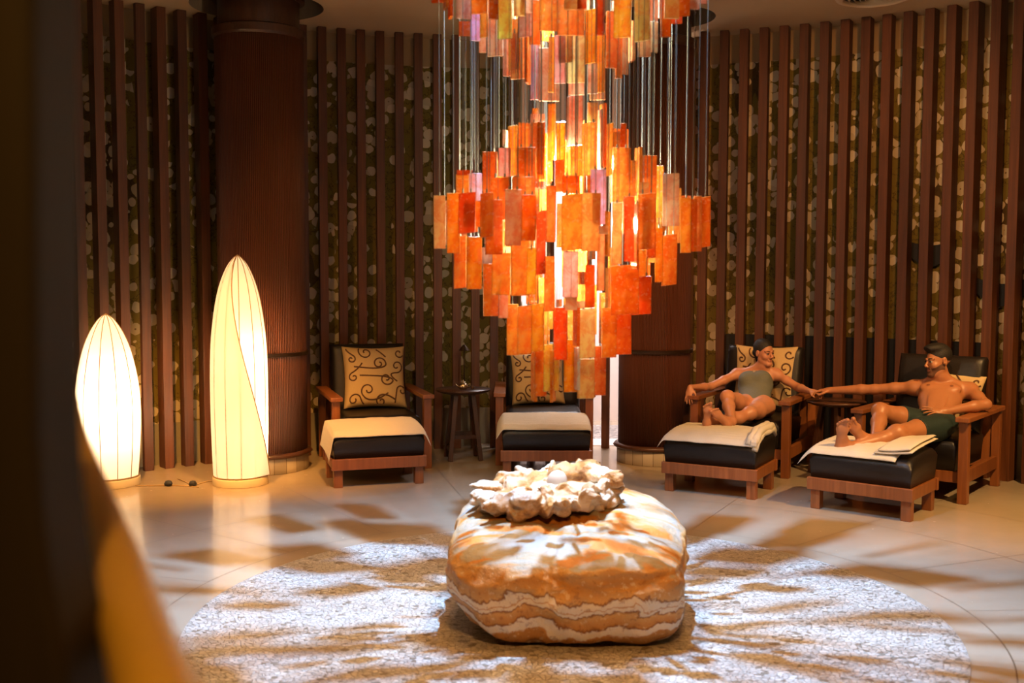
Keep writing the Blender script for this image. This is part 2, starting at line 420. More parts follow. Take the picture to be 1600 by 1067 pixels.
vs_ = [bm.verts.new((r_fl * math.cos(2 * math.pi * i / 96), r_fl * math.sin(2 * math.pi * i / 96), 0)) for i in range(96)]
bm.faces.new(vs_)
fl = structure(from_bm('floor', bm, M['floor'])); fl.location = (CX, CY, 0)
bm = bmesh.new(); lathe(bm, [(1.885, -.02), (1.885, .006), (1.87, .008), (0.001, .008)], 128, cap=False)
mo = structure(from_bm('floor_mosaic_circle', bm, M['mosaic'])); mo.location = (CX, CY, 0)
disc('ceiling', 2.45, 7.2, ZC, M['ceiling'], holes=[(COLS[0][0], COLS[0][1] - .05, .56), (COLS[1][0], COLS[1][1] - .05, .50)], up=False)
for i, (x, y, r) in enumerate(COLS):
    bm = bmesh.new(); rr = (.56, .50)[i]
    lathe(bm, [(rr, ZC), (rr, ZC + .22), (r * .8, ZC + .22)], 48, (x, y - .05, 0), cap=False)
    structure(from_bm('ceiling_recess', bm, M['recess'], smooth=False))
bm = bmesh.new(); lathe(bm, [(2.45, ZC), (2.45, 5.9), (.001, 5.9)], 96, (CX, CY, 0), cap=False)
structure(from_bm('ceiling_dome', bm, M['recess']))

def arc_wall(name, a0, a1, r, z0, z1, mat, thick=.02, inner=True):
    bm = bmesh.new(); n = max(2, int((a1 - a0) / 1.5)); uvl = bm.loops.layers.uv.verify()
    rows = []
    for i in range(n + 1):
        a = a0 + (a1 - a0) * i / n
        rows.append([bm.verts.new(polar(a, rr, z)) for rr, z in ((r, z0), (r, z1), (r + thick, z1), (r + thick, z0))] + [math.radians(a) * r])
    for i in range(n):
        p, q = rows[i], rows[i + 1]
        for k in range(4):
            f = bm.faces.new((p[k], p[(k + 1) % 4], q[(k + 1) % 4], q[k]))
            zs = (p[k].co.z, p[(k + 1) % 4].co.z)
            for lp, uv in zip(f.loops, ((p[4], zs[0]), (p[4], zs[1]), (q[4], zs[1]), (q[4], zs[0]))): lp[uvl].uv = uv
    for p, fl_ in ((rows[0], 1), (rows[-1], 0)):
        bm.faces.new(p[:4] if fl_ else p[3::-1])
    bmesh.ops.recalc_face_normals(bm, faces=bm.faces)
    return structure(from_bm(name, bm, mat))
A_OPEN0, A_OPEN1 = -2.0, 15.6
arc_wall('wall_left', -100, A_OPEN0, R_WALL, 0, ZC, M['plaster'], .15)
arc_wall('wall_right', A_OPEN1, 100, R_WALL, 0, ZC, M['plaster'], .15)
arc_wall('wall_left_wallpaper', -98, A_OPEN0 - .3, R_WALL - .02, .37, 3.71, M['wallpaper'], .019)
arc_wall('wall_right_wallpaper', A_OPEN1 + .3, 98, R_WALL - .02, .37, 3.71, M['wallpaper'], .019)
arc_wall('baseboard_left', -98, A_OPEN0 - .3, R_WALL - .03, 0, .37, M['dado'], .029)
arc_wall('baseboard_right', A_OPEN1 + .3, 98, R_WALL - .03, 0, .37, M['dado'], .029)
arc_wall('wall_right_panel', 19.0, 44.0, R_WALL - .07, 0, 1.13, M['black'], .038)
# corridor beyond the slats
bm = bmesh.new(); box(bm, -1.2, 3.6, 12.5, 12.6, 0, 4.3)
structure(from_bm('wall_corridor', bm, M['white_tile']))
bm = bmesh.new(); box(bm, -1.2, 3.6, 11.15, 12.1, .001, .008)
structure(from_bm('floor_corridor_pebbles', bm, M['mosaic_dark']))
bm = bmesh.new(); box(bm, -.4, 2.8, 10.72, 11.14, .001, .006)
structure(from_bm('floor_corridor_tiles', bm, M['white_tile']))

# slats, one every two degrees
rnd = random.Random(4)
ORD = 'first second third fourth fifth sixth seventh eighth ninth tenth eleventh twelfth thirteenth fourteenth fifteenth sixteenth seventeenth'.split()
def slat(a):
    deep = rnd.choice((.11, .14, .14, .05)) if a < -30 else rnd.choice((.05, .06, .07, .08))
    if a > 15: deep = .10 + .05 * min(1, (a - 15) / 30)
    bm = bmesh.new(); box(bm, -.040, .040, 0, deep, 0, ZC - .002)
    o = from_bm('wooden_slat', bm, M['slat'], bevel=.002, seg=1)
    p = polar(a, R_SLAT); o.location = p; o.rotation_euler = (0, 0, -math.radians(a))
    a_ = int(a)
    if a_ < -26:
        g = 'slats behind the glowing floor lamps'
        if a_ < -47: lab = 'tall dark wooden slat at the left end of the row, behind the stair post'
        elif a_ > -34: lab = 'tall dark wooden slat hidden directly behind the thick fluted column'
        else: lab = ORD[(-35 - a_) // 2] + ' tall wooden slat to the left of the thick fluted column'
    elif a_ < -3:
        g = 'slats behind the empty armchairs'; lab = ORD[(a_ + 25) // 2] + ' brown wooden slat to the right of the thick fluted column'
    elif a_ < 16:
        g = 'slats across the bright corridor opening'
        lab = ('lone dark wooden slat standing against the bright corridor, just left of the slimmer column' if a_ == 7 else
               'tall dark wooden slat hidden behind the slimmer fluted column' if a_ > 7 else
               ORD[(5 - a_) // 2 + 1] + ' dark slat left of the slimmer column, behind the chandelier')
    else:
        g = 'slats behind the couple'
        lab = ('tall wooden slat at the right end of the row, past the man' if a_ > 47 else
               ORD[(a_ - 17) // 2] + ' reddish wooden slat to the right of the slimmer fluted column')
    tag(o, lab, 'slat', g)
for a in range(-59, 60, 2): slat(a)

# black curved ornaments on the right wallpaper
def ornament(a0, a1, z0, dip, label):
    bm = bmesh.new(); n = 14
    def f(u, top, back):
        a = a0 + (a1 - a0) * u; h = math.sin(math.pi * min(1, max(0, u)))
        zc = z0 - dip * h; th = .045 + .05 * h
        return polar(a, R_WALL - (.024 if back else .06), zc + (th if top else -th))
    grid_solid(bm, n, 1, lambda u, v: f(u, v > .5, False), lambda u, v: f(u, v > .5, True))
    bmesh.ops.recalc_face_normals(bm, faces=bm.faces)
    tag(from_bm('wall_ornament', bm, M['black'], smooth=False), label, 'ornament')
ornament(36.6, 41.2, 1.97, .10, 'upper black curved ornament on the wallpaper, above the man')
ornament(42.6, 48.2, 1.66, .12, 'lower black curved ornament on the wallpaper, at the far right wall')

# ------------------------------------------------------------------ columns
def column(i, label):
    x, y, r = COLS[i]
    t = thing('column', label, 'column', (x, y, 0))
    bm = bmesh.new(); lathe(bm, [(r + .01, 0), (r + .01, .135)], 64); from_bm('base', bm, M['base_tile'], t, True, .004, 1)
    bm = bmesh.new(); lathe(bm, [(r + .03, .135), (r + .045, .15), (r + .03, .17), (r, .175)], 64, cap=False); from_bm('base_moulding', bm, M['table_wood'], t, True)
    bm = bmesh.new(); lathe(bm, [(r, .135), (r, 1.0), (r, 2.4), (r, 3.72)], 96); from_bm('shaft', bm, M['flute'], t, True)
    bm = bmesh.new(); lathe(bm, [(r + .001, 1.0), (r + .022, 1.003), (r + .022, 1.032), (r + .001, 1.035)], 64, cap=False); from_bm('band', bm, M['darkmetal'], t)
    bm = bmesh.new(); lathe(bm, [(r, 3.70), (r + .02, 3.72), (r + .02, 3.78), (r - .03, 3.80), (r - .03, 4.02), (r + .015, 4.03), (r + .015, 4.19)], 64, cap=False); from_bm('capital', bm, M['table_wood'], t, False)
column(0, 'thick fluted dark red column standing behind the taller floor lamp')
column(1, 'slimmer fluted brown column between the chandelier and the woman')

# ceiling vent
t = thing('ceiling_vent', 'round ceiling air vent with concentric rings above the couple', 'vent', (2.95, 9.05, ZC))
bm = bmesh.new(); lathe(bm, [(.31, -.001), (.30, -.02), (.25, -.035), (.24, -.02), (.24, -.001)], 48, cap=False); from_bm('rim', bm, M['vent'], t, True)
for k in range(5):
    rr = .215 - .042 * k
    bm = bmesh.new(); lathe(bm, [(rr, -.004), (rr - .022, -.03), (rr - .026, -.03), (rr - .004, -.004)], 40, cap=False); from_bm('ring', bm, M['vent'], t, True)
bm = bmesh.new(); lathe(bm, [(.24, -.0015), (.001, -.0015)], 40, cap=False); from_bm('duct_dark_disc', bm, M['black'], t)  # flat black disc, the darkness of the duct painted in

# ------------------------------------------------------------------ floor lamps
def floor_lamp(name, label, loc, H, rb, prof, seam=True, rz=0, watts=60, bulb_z=.35, on=True):
    t = thing(name, label, 'lamp', loc, rz)
    bm = bmesh.new(); lathe(bm, [(rb + .012, 0), (rb + .012, .06), (rb + .006, .066), (0.001, .066)], 64); from_bm('base', bm, M['lampbase'], t, True, .004)
    z0 = .066
    pr = [(p[0], z0 + (H - z0) * p[1]) for p in prof]
    # smooth profile
    fine = []
    for i in range(len(pr) - 1):
        for k in range(4):
            s_ = k / 4; p0 = pr[max(i - 1, 0)]; p1 = pr[i]; p2 = pr[i + 1]; p3 = pr[min(i + 2, len(pr) - 1)]
            q = [.5 * (2 * p1[c] + (p2[c] - p0[c]) * s_ + (2 * p0[c] - 5 * p1[c] + 4 * p2[c] - p3[c]) * s_ ** 2 + (-p0[c] + 3 * p1[c] - 3 * p2[c] + p3[c]) * s_ ** 3) for c in (0, 1)]
            fine.append((max(.002, q[0]), q[1]))
    fine.append((.002, H))
    def rad(z):
        for a, b in zip(fine, fine[1:]):
            if a[1] <= z <= b[1]: return a[0] + (b[0] - a[0]) * (z - a[1]) / max(1e-6, b[1] - a[1])
        return .002
    bm = bmesh.new()
    n = 12 * 4
    rings = []
    for r, z in fine:
        rings.append([bm.verts.new((r * (1 - .018 * math.sin(math.pi * ((i % 4) / 4))) * math.cos(2 * math.pi * i / n), r * (1 - .018 * math.sin(math.pi * ((i % 4) / 4))) * math.sin(2 * math.pi * i / n), z)) for i in range(n)])
    for a, b in zip(rings, rings[1:]):
        for i in range(n): bm.faces.new((a[i], a[(i + 1) % n], b[(i + 1) % n], b[i]))
    from_bm('shade', bm, M['fabric'], t, True)
    for k in range(12):
        a = 2 * math.pi * k / 12
        bm = bmesh.new(); tube(bm, [((r + .001) * math.cos(a), (r + .001) * math.sin(a), z) for r, z in fine[::2]] + [(0, 0, H + .004)], .0034, 5)
        from_bm('rib', bm, M['seam'], t, True)
    bm = bmesh.new(); tube(bm, [((rb + .003) * math.cos(2 * math.pi * i / 40), (rb + .003) * math.sin(2 * math.pi * i / 40), .072) for i in range(41)], .006, 6, False); from_bm('hem', bm, M['seam'], t, True)
    if seam:   # second fabric sheet wrapped over the shade, its free edge running diagonally
        bm = bmesh.new(); zs = [z0 + .015 + (H - z0 - .03) * k / 40 for k in range(41)]
        rows = []
        for z in zs:
            f = (z - zs[0]) / (zs[-1] - zs[0])
            ae = -1.50 + 1.62 * (1 - f) ** 1.35
            rr = rad(z)
            row = []
            for j in range(14):
                a = ae + (-3.0 - ae) * j / 13
                off = .004 + (.030 * (1 - f * .7) * math.exp(-j / 1.6) if j < 8 else 0) * min(1, (1 - f) * 3)
                row.append(bm.verts.new(((rr + off) * math.cos(a), (rr + off) * math.sin(a), z)))
            rows.append(row)
        for a, b in zip(rows, rows[1:]):
            for j in range(13): bm.faces.new((a[j], a[j + 1], b[j + 1], b[j]))
        edge_pts = [r[0].co.copy() for r in rows]
        from_bm('overlapping_fabric', bm, M['fabric'], t, True)
        bm = bmesh.new(); tube(bm, edge_pts, .0045, 6); from_bm('seam_edge', bm, M['seam'], t, True)
    l = light('lamp_bulb_light', 'POINT', (0, 0, 0), watts, LAMPC, .05); l.parent = t; l.location = (0, 0, bulb_z)
    l = light('lamp_bulb_light', 'POINT', (0, 0, 0), watts * .35, LAMPC, .05); l.parent = t; l.location = (0, 0, H * .55)
    return t
profR = [(.213, 0), (.220, .12), (.226, .28), (.227, .45), (.218, .60), (.200, .70), (.172, .80), (.135, .88), (.082, .95), (.035, .985), (.002, 1.0)]
profL = [(.228, 0), (.245, .15), (.258, .32), (.258, .45), (.248, .56), (.222, .68), (.185, .79), (.130, .89), (.070, .96), (.025, .99), (.002, 1.0)]
lampR = floor_lamp('floor_lamp', 'taller glowing bullet-shaped fabric floor lamp in front of the column', (-2.215, 8.80, 0), 1.86, .213, profR, True, -.25, 29, .42)
lampL = floor_lamp('floor_lamp', 'shorter glowing bullet-shaped fabric floor lamp at the left edge', (-3.27, 8.75, 0), 1.385, .228, profL, False, .1, 24, .62)
for k, (par, pts, bx, lab) in enumerate(((lampL, [(-3.03, 8.66), (-2.9, 8.665), (-2.77, 8.68), (-2.6, 8.66), (-2.5, 8.60)], (-2.77, 8.68), ''),
                         (lampR, [(-2.44, 8.86), (-2.5, 8.86), (-2.57, 8.67), (-2.66, 8.80), (-2.78, 8.96)], (-2.57, 8.67), ''))):
    inv = Matrix.Rotation(-par.rotation_euler.z, 4, 'Z') @ Matrix.Translation(-par.location)
    bm = bmesh.new(); tube(bm, [inv @ Vector((x, y, .006)) for x, y in pts], .004, 6); from_bm('power_cord', bm, M['cable'], par, True)
    bm = bmesh.new(); lathe(bm, [(.012, .0), (.030, .008), (.033, .022), (.022, .042), (.001, .048)], 20, inv @ Vector((*bx, 0))); from_bm('foot_switch', bm, M['black'], par, True)

# ------------------------------------------------------------------ armchairs and footstools
def copy_tree(o, parent=None):
    c = o.copy(); COL.objects.link(c)
    if parent: c.parent = parent
    for ch in list(o.children): copy_tree(ch, c)
    return c
def rounded(bm, x0, x1, y0, y1, z0, z1, r=.05, crown=.02, n=14, tilt=None, front_drop=0):
    def top(u, v):
        x = x0 + (x1 - x0) * u; y = y0 + (y1 - y0) * v
        ex = min(u, 1 - u) * (x1 - x0); ey = min(v, 1 - v) * (y1 - y0)
        e = 0
        for d in (ex, ey):
            if d < r: e += r - math.sqrt(max(0, r * r - (r - d) ** 2))
        z = z1 - min(e, r * 1.1) + crown * math.sin(math.pi * u) * math.sin(math.pi * v) - front_drop * max(0, 1 - v * 1.6) ** 2
        return Vector((x, y, z))
    def bot(u, v): return Vector((x0 + .012 + (x1 - x0 - .024) * u, y0 + .012 + (y1 - y0 - .024) * v, z0))
    us = n
    grid_solid(bm, us, us, lambda u, v: top(warp(u), warp(v)), lambda u, v: bot(warp(u), warp(v)))
def warp(u): return .5 - .5 * math.cos(math.pi * u)
def build_chair():
    t = thing('armchair', '', 'armchair')
    for sx in (-1, 1):
        bm = bmesh.new(); box(bm, sx * .40 - .035, sx * .40 + .035, -.475, -.405, 0, .62); from_bm('leg', bm, M['chair_wood'], t, bevel=.004)
        bm = bmesh.new(); box(bm, sx * .40 - .033, sx * .40 + .033, .405, .465, 0, .62); from_bm('leg', bm, M['chair_wood'], t, bevel=.004)
        bm = bmesh.new(); box(bm, sx * .40 - .052, sx * .40 + .052, -.515, .48, .62, .656); from_bm('armrest', bm, M['chair_wood'], t, bevel=.006)
        bm = bmesh.new(); box(bm, sx * .40 - .018, sx * .40 + .018, -.405, .405, .15, .25); from_bm('side_rail', bm, M['chair_wood'], t, bevel=.003)
    bm = bmesh.new(); box(bm, -.365, .365, -.44, -.405, .15, .235); from_bm('front_rail', bm, M['chair_wood'], t, bevel=.003)
    bm = bmesh.new(); box(bm, -.365, .365, .42, .45, .15, .60); from_bm('back_frame', bm, M['chair_wood'], t, bevel=.003)
    bm = bmesh.new(); rounded(bm, -.345, .345, -.45, .27, .238, .475, .045, .012); from_bm('seat_cushion', bm, M['leather'], t, True)
    bm = bmesh.new(); rounded(bm, -.345, .345, -.31, .31, 0, .15, .05, .02)
    mt = Matrix.Translation((0, .335, .73)) @ Matrix.Rotation(math.radians(90 - 13), 4, 'X') 
    bmesh.ops.transform(bm, matrix=mt, verts=bm.verts)
    from_bm('back_cushion', bm, M['leather'], t, True)
    return t
def build_stool():
    t = thing('footstool', '', 'footstool')
    for sx in (-1, 1):
        for sy in (-1, 1):
            bm = bmesh.new(); box(bm, sx * .33 - .035, sx * .33 + .035, sy * .225 - .035, sy * .225 + .035, 0, .150); from_bm('leg', bm, M['chair_wood'], t, bevel=.003)
    bm = bmesh.new()
    box(bm, -.385, .385, -.29, -.25, .145, .235); box(bm, -.385, .385, .25, .29, .145, .235)
    box(bm, -.375, -.335, -.25, .25, .147, .233); box(bm, .335, .375, -.25, .25, .147, .233)
    box(bm, -.335, .335, -.25, .25, .20, .232)
    from_bm('frame', bm, M['chair_wood'], t, bevel=.004)
    bm = bmesh.new(); rounded(bm, -.372, .372, -.28, .28, .236, .462, .05, .012, 16, front_drop=.045); from_bm('cushion', bm, M['leather'], t, True)
    return t
R = math.radians
chair0 = build_chair(); stool0 = build_stool()
CH = [((-1.26, 9.80), 17.5), ((.29, 10.09), 0), ((2.17, 9.65), -29), ((3.35, 8.67), -38.5)]
ST = [((-1.146, 8.95), 17.0), ((.29, 9.31), 0), ((1.66, 8.59), -29), ((2.65, 7.90), -38.5)]
CL = ['empty dark leather armchair with golden scroll cushion, beside the thick column',
      'empty dark leather armchair partly hidden behind the bottom of the chandelier',
      'dark leather armchair with wooden arms in which the woman reclines',
      'dark leather armchair with wooden arms in which the shirtless man reclines']
SL = ['wooden footstool in front of the empty armchair beside the thick column',
      'wooden footstool behind the boulder, in front of the armchair hidden by the chandelier',
      'wooden footstool under the woman\'s crossed feet', 'wooden footstool under the man\'s crossed feet']
for i in range(4):
    c = chair0 if i == 0 else copy_tree(chair0)
    c.location = (*CH[i][0], 0); c.rotation_euler = (0, 0, R(CH[i][1])); tag(c, CL[i], 'armchair', 'wooden armchairs with leather cushions')
    s = stool0 if i == 0 else copy_tree(stool0)
    s.location = (*ST[i][0], 0); s.rotation_euler = (0, 0, R(ST[i][1])); tag(s, SL[i], 'footstool', 'wooden footstools with leather cushions')

# towels on the stools
def stool_top(x, y):
    v = min(1, max(0, (y + .28) / .56)); u = min(1, max(0, (x + .372) / .744))
    r = .05; e = 0
    for d in (min(u, 1 - u) * .744, min(v, 1 - v) * .56):
        if d < r: e += r - math.sqrt(max(0, r * r - (r - d) ** 2))
    return .462 - min(e, .055) + .012 * math.sin(math.pi * u) * math.sin(math.pi * v) - .045 * max(0, 1 - v * 1.6) ** 2
def towel(i, x0, x1, y0, y1, label, drop_l=.03, drop_r=.02, th=.016, fold=None, seed=0, cloth='towel', front_lip=.01):
    bm = bmesh.new()
    def surf(u, v, k):
        x = x0 + (x1 - x0) * u; y = y0 + (y1 - y0) * v
        xx = max(-.372, min(.372, x)); yy = max(-.28, min(.28, y))
        z = stool_top(xx * .93, yy * .93) + .006
        over = 0
        if x < -.372: z -= (-.372 - x) * drop_l * 10
        if x > .372: z -= (x - .372) * drop_r * 10
        if y < -.28: z -= (-.28 - y) * front_lip * 40
        w = noise.noise(Vector((x * 9 + seed, y * 5, seed))) * .006 + .0022 * math.sin(y * 120 + 4 * noise.noise(Vector((x * 6, y * 3, seed)))) 
        w += noise.noise(Vector((x * 30, y * 30, seed))) * .0015
        t_ = th * (1 - .75 * max(0, 1 - min(u, 1 - u) * 18) ** 2) * (1 - .6 * max(0, 1 - min(v, 1 - v) * 14) ** 2)
        yo = .012 * noise.noise(Vector((x * 4, seed, 3))) * (1 if v in (0, 1) else 0)
        return Vector((x, y + yo, z + w * (.3 + .7 * k) + t_ * k))
    grid_solid(bm, 60, 40, lambda u, v: surf(u, v, 1), lambda u, v: surf(u, v, 0))
    t = thing(cloth, label, 'towel', (*ST[i][0], 0), R(ST[i][1]), 'cream towels spread on the footstools')
    from_bm('spread_cloth', bm, M['towel'], t, True)
    if fold == 'roll':
        bm = bmesh.new()
        for q, (rx, rz_, rr) in enumerate(((.352, .47, .030), (.318, .485, .028), (.365, .435, .022))):
            tube(bm, [(rx + .008 * math.sin(k), y0 + .01 + (y1 - y0 - .02) * k / 12, stool_top(.3, y0 + (y1 - y0) * k / 12) + rr + (rz_ - .462) * .6 + .014) for k in range(13)], [rr * (1 + .12 * math.sin(k * 1.7 + q)) for k in range(13)], 12)
        from_bm('rolled_edge', bm, M['towel'], t, True)
        bm = bmesh.new()
        for k in range(14):
            xx = .34 + .003 * k; tube(bm, [(xx, y0 + .005, .47), (xx + .004, y0 - .012, .45), (xx + .002, y0 - .014, .425 - .003 * (k % 3))], .002, 5)
        f = from_bm('fringe', bm, M['towel'], t)
    if fold == 'layers':
        for q in range(2):
            bm = bmesh.new()
            def sf(u, v, k, q=q):
                x = .10 + q * .03 + (.27 - q * .045) * u; y = y0 + .02 + (y1 - y0 - .02) * v
                z = stool_top(min(x, .33), y * .9) + .030 + q * .022 + .030 * u * u
                return Vector((x + .02 * math.sin(3 * v), y, z + .013 * k * (1 - .6 * max(0, 1 - min(u, 1 - u) * 8) ** 2) + .002 * noise.noise(Vector((x * 20, y * 14, q)))))
            grid_solid(bm, 20, 20, lambda u, v: sf(u, v, 1), lambda u, v: sf(u, v, 0)); from_bm('folded_layer', bm, M['towel'], t, True)
    return t
towel(0, -.41, .42, -.30, .27, 'cream towel on the footstool beside the thick column, draped over its left side', .5, .2, seed=1)
towel(1, -.42, .375, -.30, .27, 'cream towel on the footstool behind the boulder', .15, .1, seed=5)
towel(2, -.42, .37, -.30, .28, 'cream towel with rolled fringed edge under the woman\'s feet', .12, .1, fold='roll', seed=8)
towel(3, -.46, .26, -.29, .28, 'cream towel folded in layers under the man\'s feet', .10, .1, fold='layers', seed=12)

# scroll cushions
def cushion(label, size=.57, seed=0, puff=1.0):
    t = thing('scroll_cushion', label, 'cushion', group='scroll-patterned cushions on the armchairs')
    h = size / 2
    def shape(u, v, s):   # u,v in -1..1
        pin = 1 - .07 * (1 - u * u) * abs(v) ** 3 if True else 1
        x = h * u * (1 - .07 * (1 - v * v)); z = h * v * (1 - .07 * (1 - u * u))
        d = .085 * puff * ((1 - u ** 4) * (1 - v ** 4)) ** .55
        d += .006 * noise.noise(Vector((u * 2.5, v * 2.5, seed)))* (1 - u ** 4) * (1 - v ** 4)
        return Vector((x, s * (d + .004), z + h))
    bm = bmesh.new()
    grid_solid(bm, 28, 28, lambda a, b: shape(2 * a - 1, 2 * b - 1, -1), lambda a, b: shape(2 * a - 1, 2 * b - 1, 1))
    bmesh.ops.recalc_face_normals(bm, faces=bm.faces)
    from_bm('cover', bm, M['cushion_cloth'], t, True)
    bm = bmesh.new()
    def scroll(cx, cy, r, a0, turns, dr, tail):
        pts = []
        n = 40
        for k in range(n + 1):
            f = k / n; a = a0 + dr * turns * 2 * math.pi * f; rr = r * (.18 + .82 * f)
            pts.append((cx + rr * math.cos(a), cy + rr * math.sin(a)))
        lx, ly = pts[-1]; tx, ty = tail
        # sweeping tail continuing the spiral's direction
        dx, dy = pts[-1][0] - pts[-2][0], pts[-1][1] - pts[-2][1]; L = math.hypot(dx, dy)
        dx, dy = dx / L * r * 1.6, dy / L * r * 1.6
        for k in range(1, 16):
            f = k / 15; b0, b1, b2 = (1 - f) ** 2, 2 * f * (1 - f), f * f
            pts.append((b0 * lx + b1 * (lx + dx) + b2 * tx, b0 * ly + b1 * (ly + dy) + b2 * ty))
        seg = []
        for px, py in pts:
            if abs(px) < .95 and abs(py) < .95:
                seg.append(shape(px, py, -1) + Vector((0, -.001, 0)))
            else:
                if len(seg) > 2: tube(bm, seg, .0068, 6)
                seg = []
        if len(seg) > 2: tube(bm, seg, .0068, 6)
    for a in ((-.30, .80, .24, 3.6, 1.2, -1, (.35, .62)), (.12, .40, .22, 1.5, 1.2, -1, (-.72, .30)), (.35, -.12, .22, 4.4, 1.2, 1, (-.55, .0)),
              (-.28, -.50, .24, 3.1, 1.15, 1, (.38, -.60)), (.72, .30, .22, 5.5, 1.15, -1, (.72, -.2)), (.80, .75, .20, .2, 1.1, 1, (.55, .95)),
              (-.74, -.05, .16, 2.5, 1.1, -1, (-.45, .42)), (.86, -.50, .18, 2.5, 1.1, 1, (.60, -.9)), (-.72, -.78, .2, .8, 1.1, -1, (-.2, -.95)), (-.78, .55, .14, .5, 1.1, 1, (-.9, .9)), (.15, -.86, .16, 3.0, 1.1, -1, (.6, -.8))):
        scroll(*a)
    from_bm('scroll_embroidery', bm, M['embroidery'], t, True)
    return t
def place(o, i, lx, ly, lz, tilt, roll=0):
    (x, y), a = CH[i]
    m = Matrix.Translation((x, y, 0)) @ Matrix.Rotation(R(a), 4, 'Z') @ Matrix.Translation((lx, ly, lz)) @ Matrix.Rotation(R(tilt), 4, 'X') @ Matrix.Rotation(R(roll), 4, 'Y')
    o.location = m.to_translation(); o.rotation_euler = m.to_euler()
place(cushion('large golden scroll cushion on the empty armchair beside the thick column', .58), 0, .03, .02, .485, -18, 1)
place(cushion('scroll cushion behind the lowest hanging panels of the chandelier', .50, 3), 1, -.04, .04, .485, -16, -2)
place(cushion('scroll cushion behind the woman\'s back', .57, 6, .5), 2, .02, .14, .505, -13, 0)
place(cushion('scroll cushion squeezed behind the man\'s back', .47, 9, .5), 3, .06, .14, .485, -13, 9)

# ------------------------------------------------------------------ side tables
def side_table(label, loc, rt, zt, rz):
    t = thing('side_table', label, 'table', loc, rz)
    bm = bmesh.new(); lathe(bm, [(rt - .05, zt - .035), (rt - .01, zt - .02), (rt, zt - .008), (rt - .004, zt), (.001, zt)], 40); from_bm('tabletop', bm, M['table_wood'], t, True)
    for k in range(4):
        a = math.pi / 4 + k * math.pi / 2
        bm = bmesh.new(); beam(bm, (.20 * math.cos(a), .20 * math.sin(a), 0), (.11 * math.cos(a), .11 * math.sin(a), zt - .03), .042, .042); from_bm('leg', bm, M['table_wood'], t, bevel=.003)
    for k in range(4):
        a = math.pi / 4 + k * math.pi / 2; b = a + math.pi / 2; z = .10 if k % 2 else .22
        rr = .20 - .09 * z / zt
        bm = bmesh.new(); beam(bm, (rr * math.cos(a), rr * math.sin(a), z), (rr * math.cos(b), rr * math.sin(b), z), .025, .035); from_bm('stretcher', bm, M['table_wood'], t)
    return t
side_table('dark round wooden side table between the two empty armchairs', (-.45, 9.98, 0), .255, .65, .2)
side_table('dark round wooden side table between the couple, under their joined hands', (2.78, 9.27, 0), .25, .632, .6)
tp = thing('teapot', 'small shiny metal teapot on the round side table', 'teapot', (-.445, 9.93, .65))
bm = bmesh.new(); lathe(bm, [(.030, 0), (.042, .01), (.044, .03), (.036, .05), (.02, .058)], 24); from_bm('body', bm, M['silver'], tp, True)
bm = bmesh.new(); lathe(bm, [(.024, .058), (.018, .066), (.004, .07), (.008, .08), (.001, .088)], 20); from_bm('lid', bm, M['silver'], tp, True)
bm = bmesh.new(); tube(bm, [(-.04, 0, .02), (-.06, 0, .035), (-.072, 0, .055)], [.010, .007, .004], 10); from_bm('spout', bm, M['silver'], tp, True)
bm = bmesh.new(); tube(bm, [(.04, 0, .045), (.062, 0, .05), (.066, 0, .03), (.042, 0, .015)], .004, 8); from_bm('handle', bm, M['silver'], tp, True)
tl = thing('reading_lamp', 'thin dark metal reading lamp standing on the round side table', 'lamp', (-.445, 10.09, .65))
bm = bmesh.new(); lathe(bm, [(.045, 0), (.045, .008), (.008, .014)], 24); from_bm('base', bm, M['darkmetal'], tl, True)
bm = bmesh.new(); tube(bm, [(0, 0, .01), (0, 0, .37)], .006, 8); from_bm('pole', bm, M['darkmetal'], tl, True)
bm = bmesh.new(); lathe(bm, [(.052, .345), (.030, .375), (.010, .398), (.001, .40)], 24, cap=False); from_bm('lamp_shade', bm, M['darkmetal'], tl, True)
for x, y, r_, h_, mm, lab in ((-.36, 9.94, .016, .028, 'embroidery', 'tiny reddish cup beside the teapot on the round side table'),):
    bm = bmesh.new(); lathe(bm, [(r_ * .7, 0), (r_, h_), (r_ * .85, h_), (r_ * .6, .004), (.001, .004)], 20); o = from_bm('cup', bm, M[mm], smooth=True); o.location = (x, y, .65); tag(o, lab, 'cup')

# ------------------------------------------------------------------ boulder and shell
def fbm(p, o=4): return noise.fractal(p, 1.0, 2.0, o)
bm = bmesh.new(); bmesh.ops.create_icosphere(bm, subdivisions=6, radius=1)
a_, b_, c_ = .605, .50, .285
for v in bm.verts:
    p = v.co.normalized()
    an = math.atan2(p.y, p.x)
    k = (abs(p.x / a_) ** 4.2 + abs(p.y / b_) ** 3.6) ** (7 / 3.9) + abs(p.z / c_) ** 7
    s = k ** (-1 / 7)
    q = p * s
    if q.z < -.05:
        f = (q.z + .05) / .235
        q.x *= 1 + .16 * f * (1.5 if q.x < 0 else .55); q.y *= 1 + .10 * f
    if q.z > 0:
        zt = .525 + .19 * q.y - .22 * max(0, q.x - .30) + .05 * max(0, q.x) * (q.y > 0) - .10 * max(0, -.45 - q.x)
        q.z *= (zt - c_) / c_
        q.x *= 1 - .07 * (q.z / c_) ** 2; q.y *= 1 - .05 * (q.z / c_) ** 2
    nn = p * ((.040 if p.z < .3 else .018) * fbm(p * 2.0 + Vector((3, 1, 7)), 3) + .016 * (abs(noise.noise(p * 4 + Vector((8, 3, 1)))) - .2) + .012 * fbm(p * 6 + Vector((1, 5, 2)), 4) + .004 * fbm(p * 22, 3))
    v.co = q + nn + Vector((0, 0, c_))
    if v.co.z < .012: v.co.z = .012 + .1 * (v.co.z - .012) if v.co.z > 0 else .010
o = from_bm('stone_boulder', bm, M['boulder'], smooth=True)
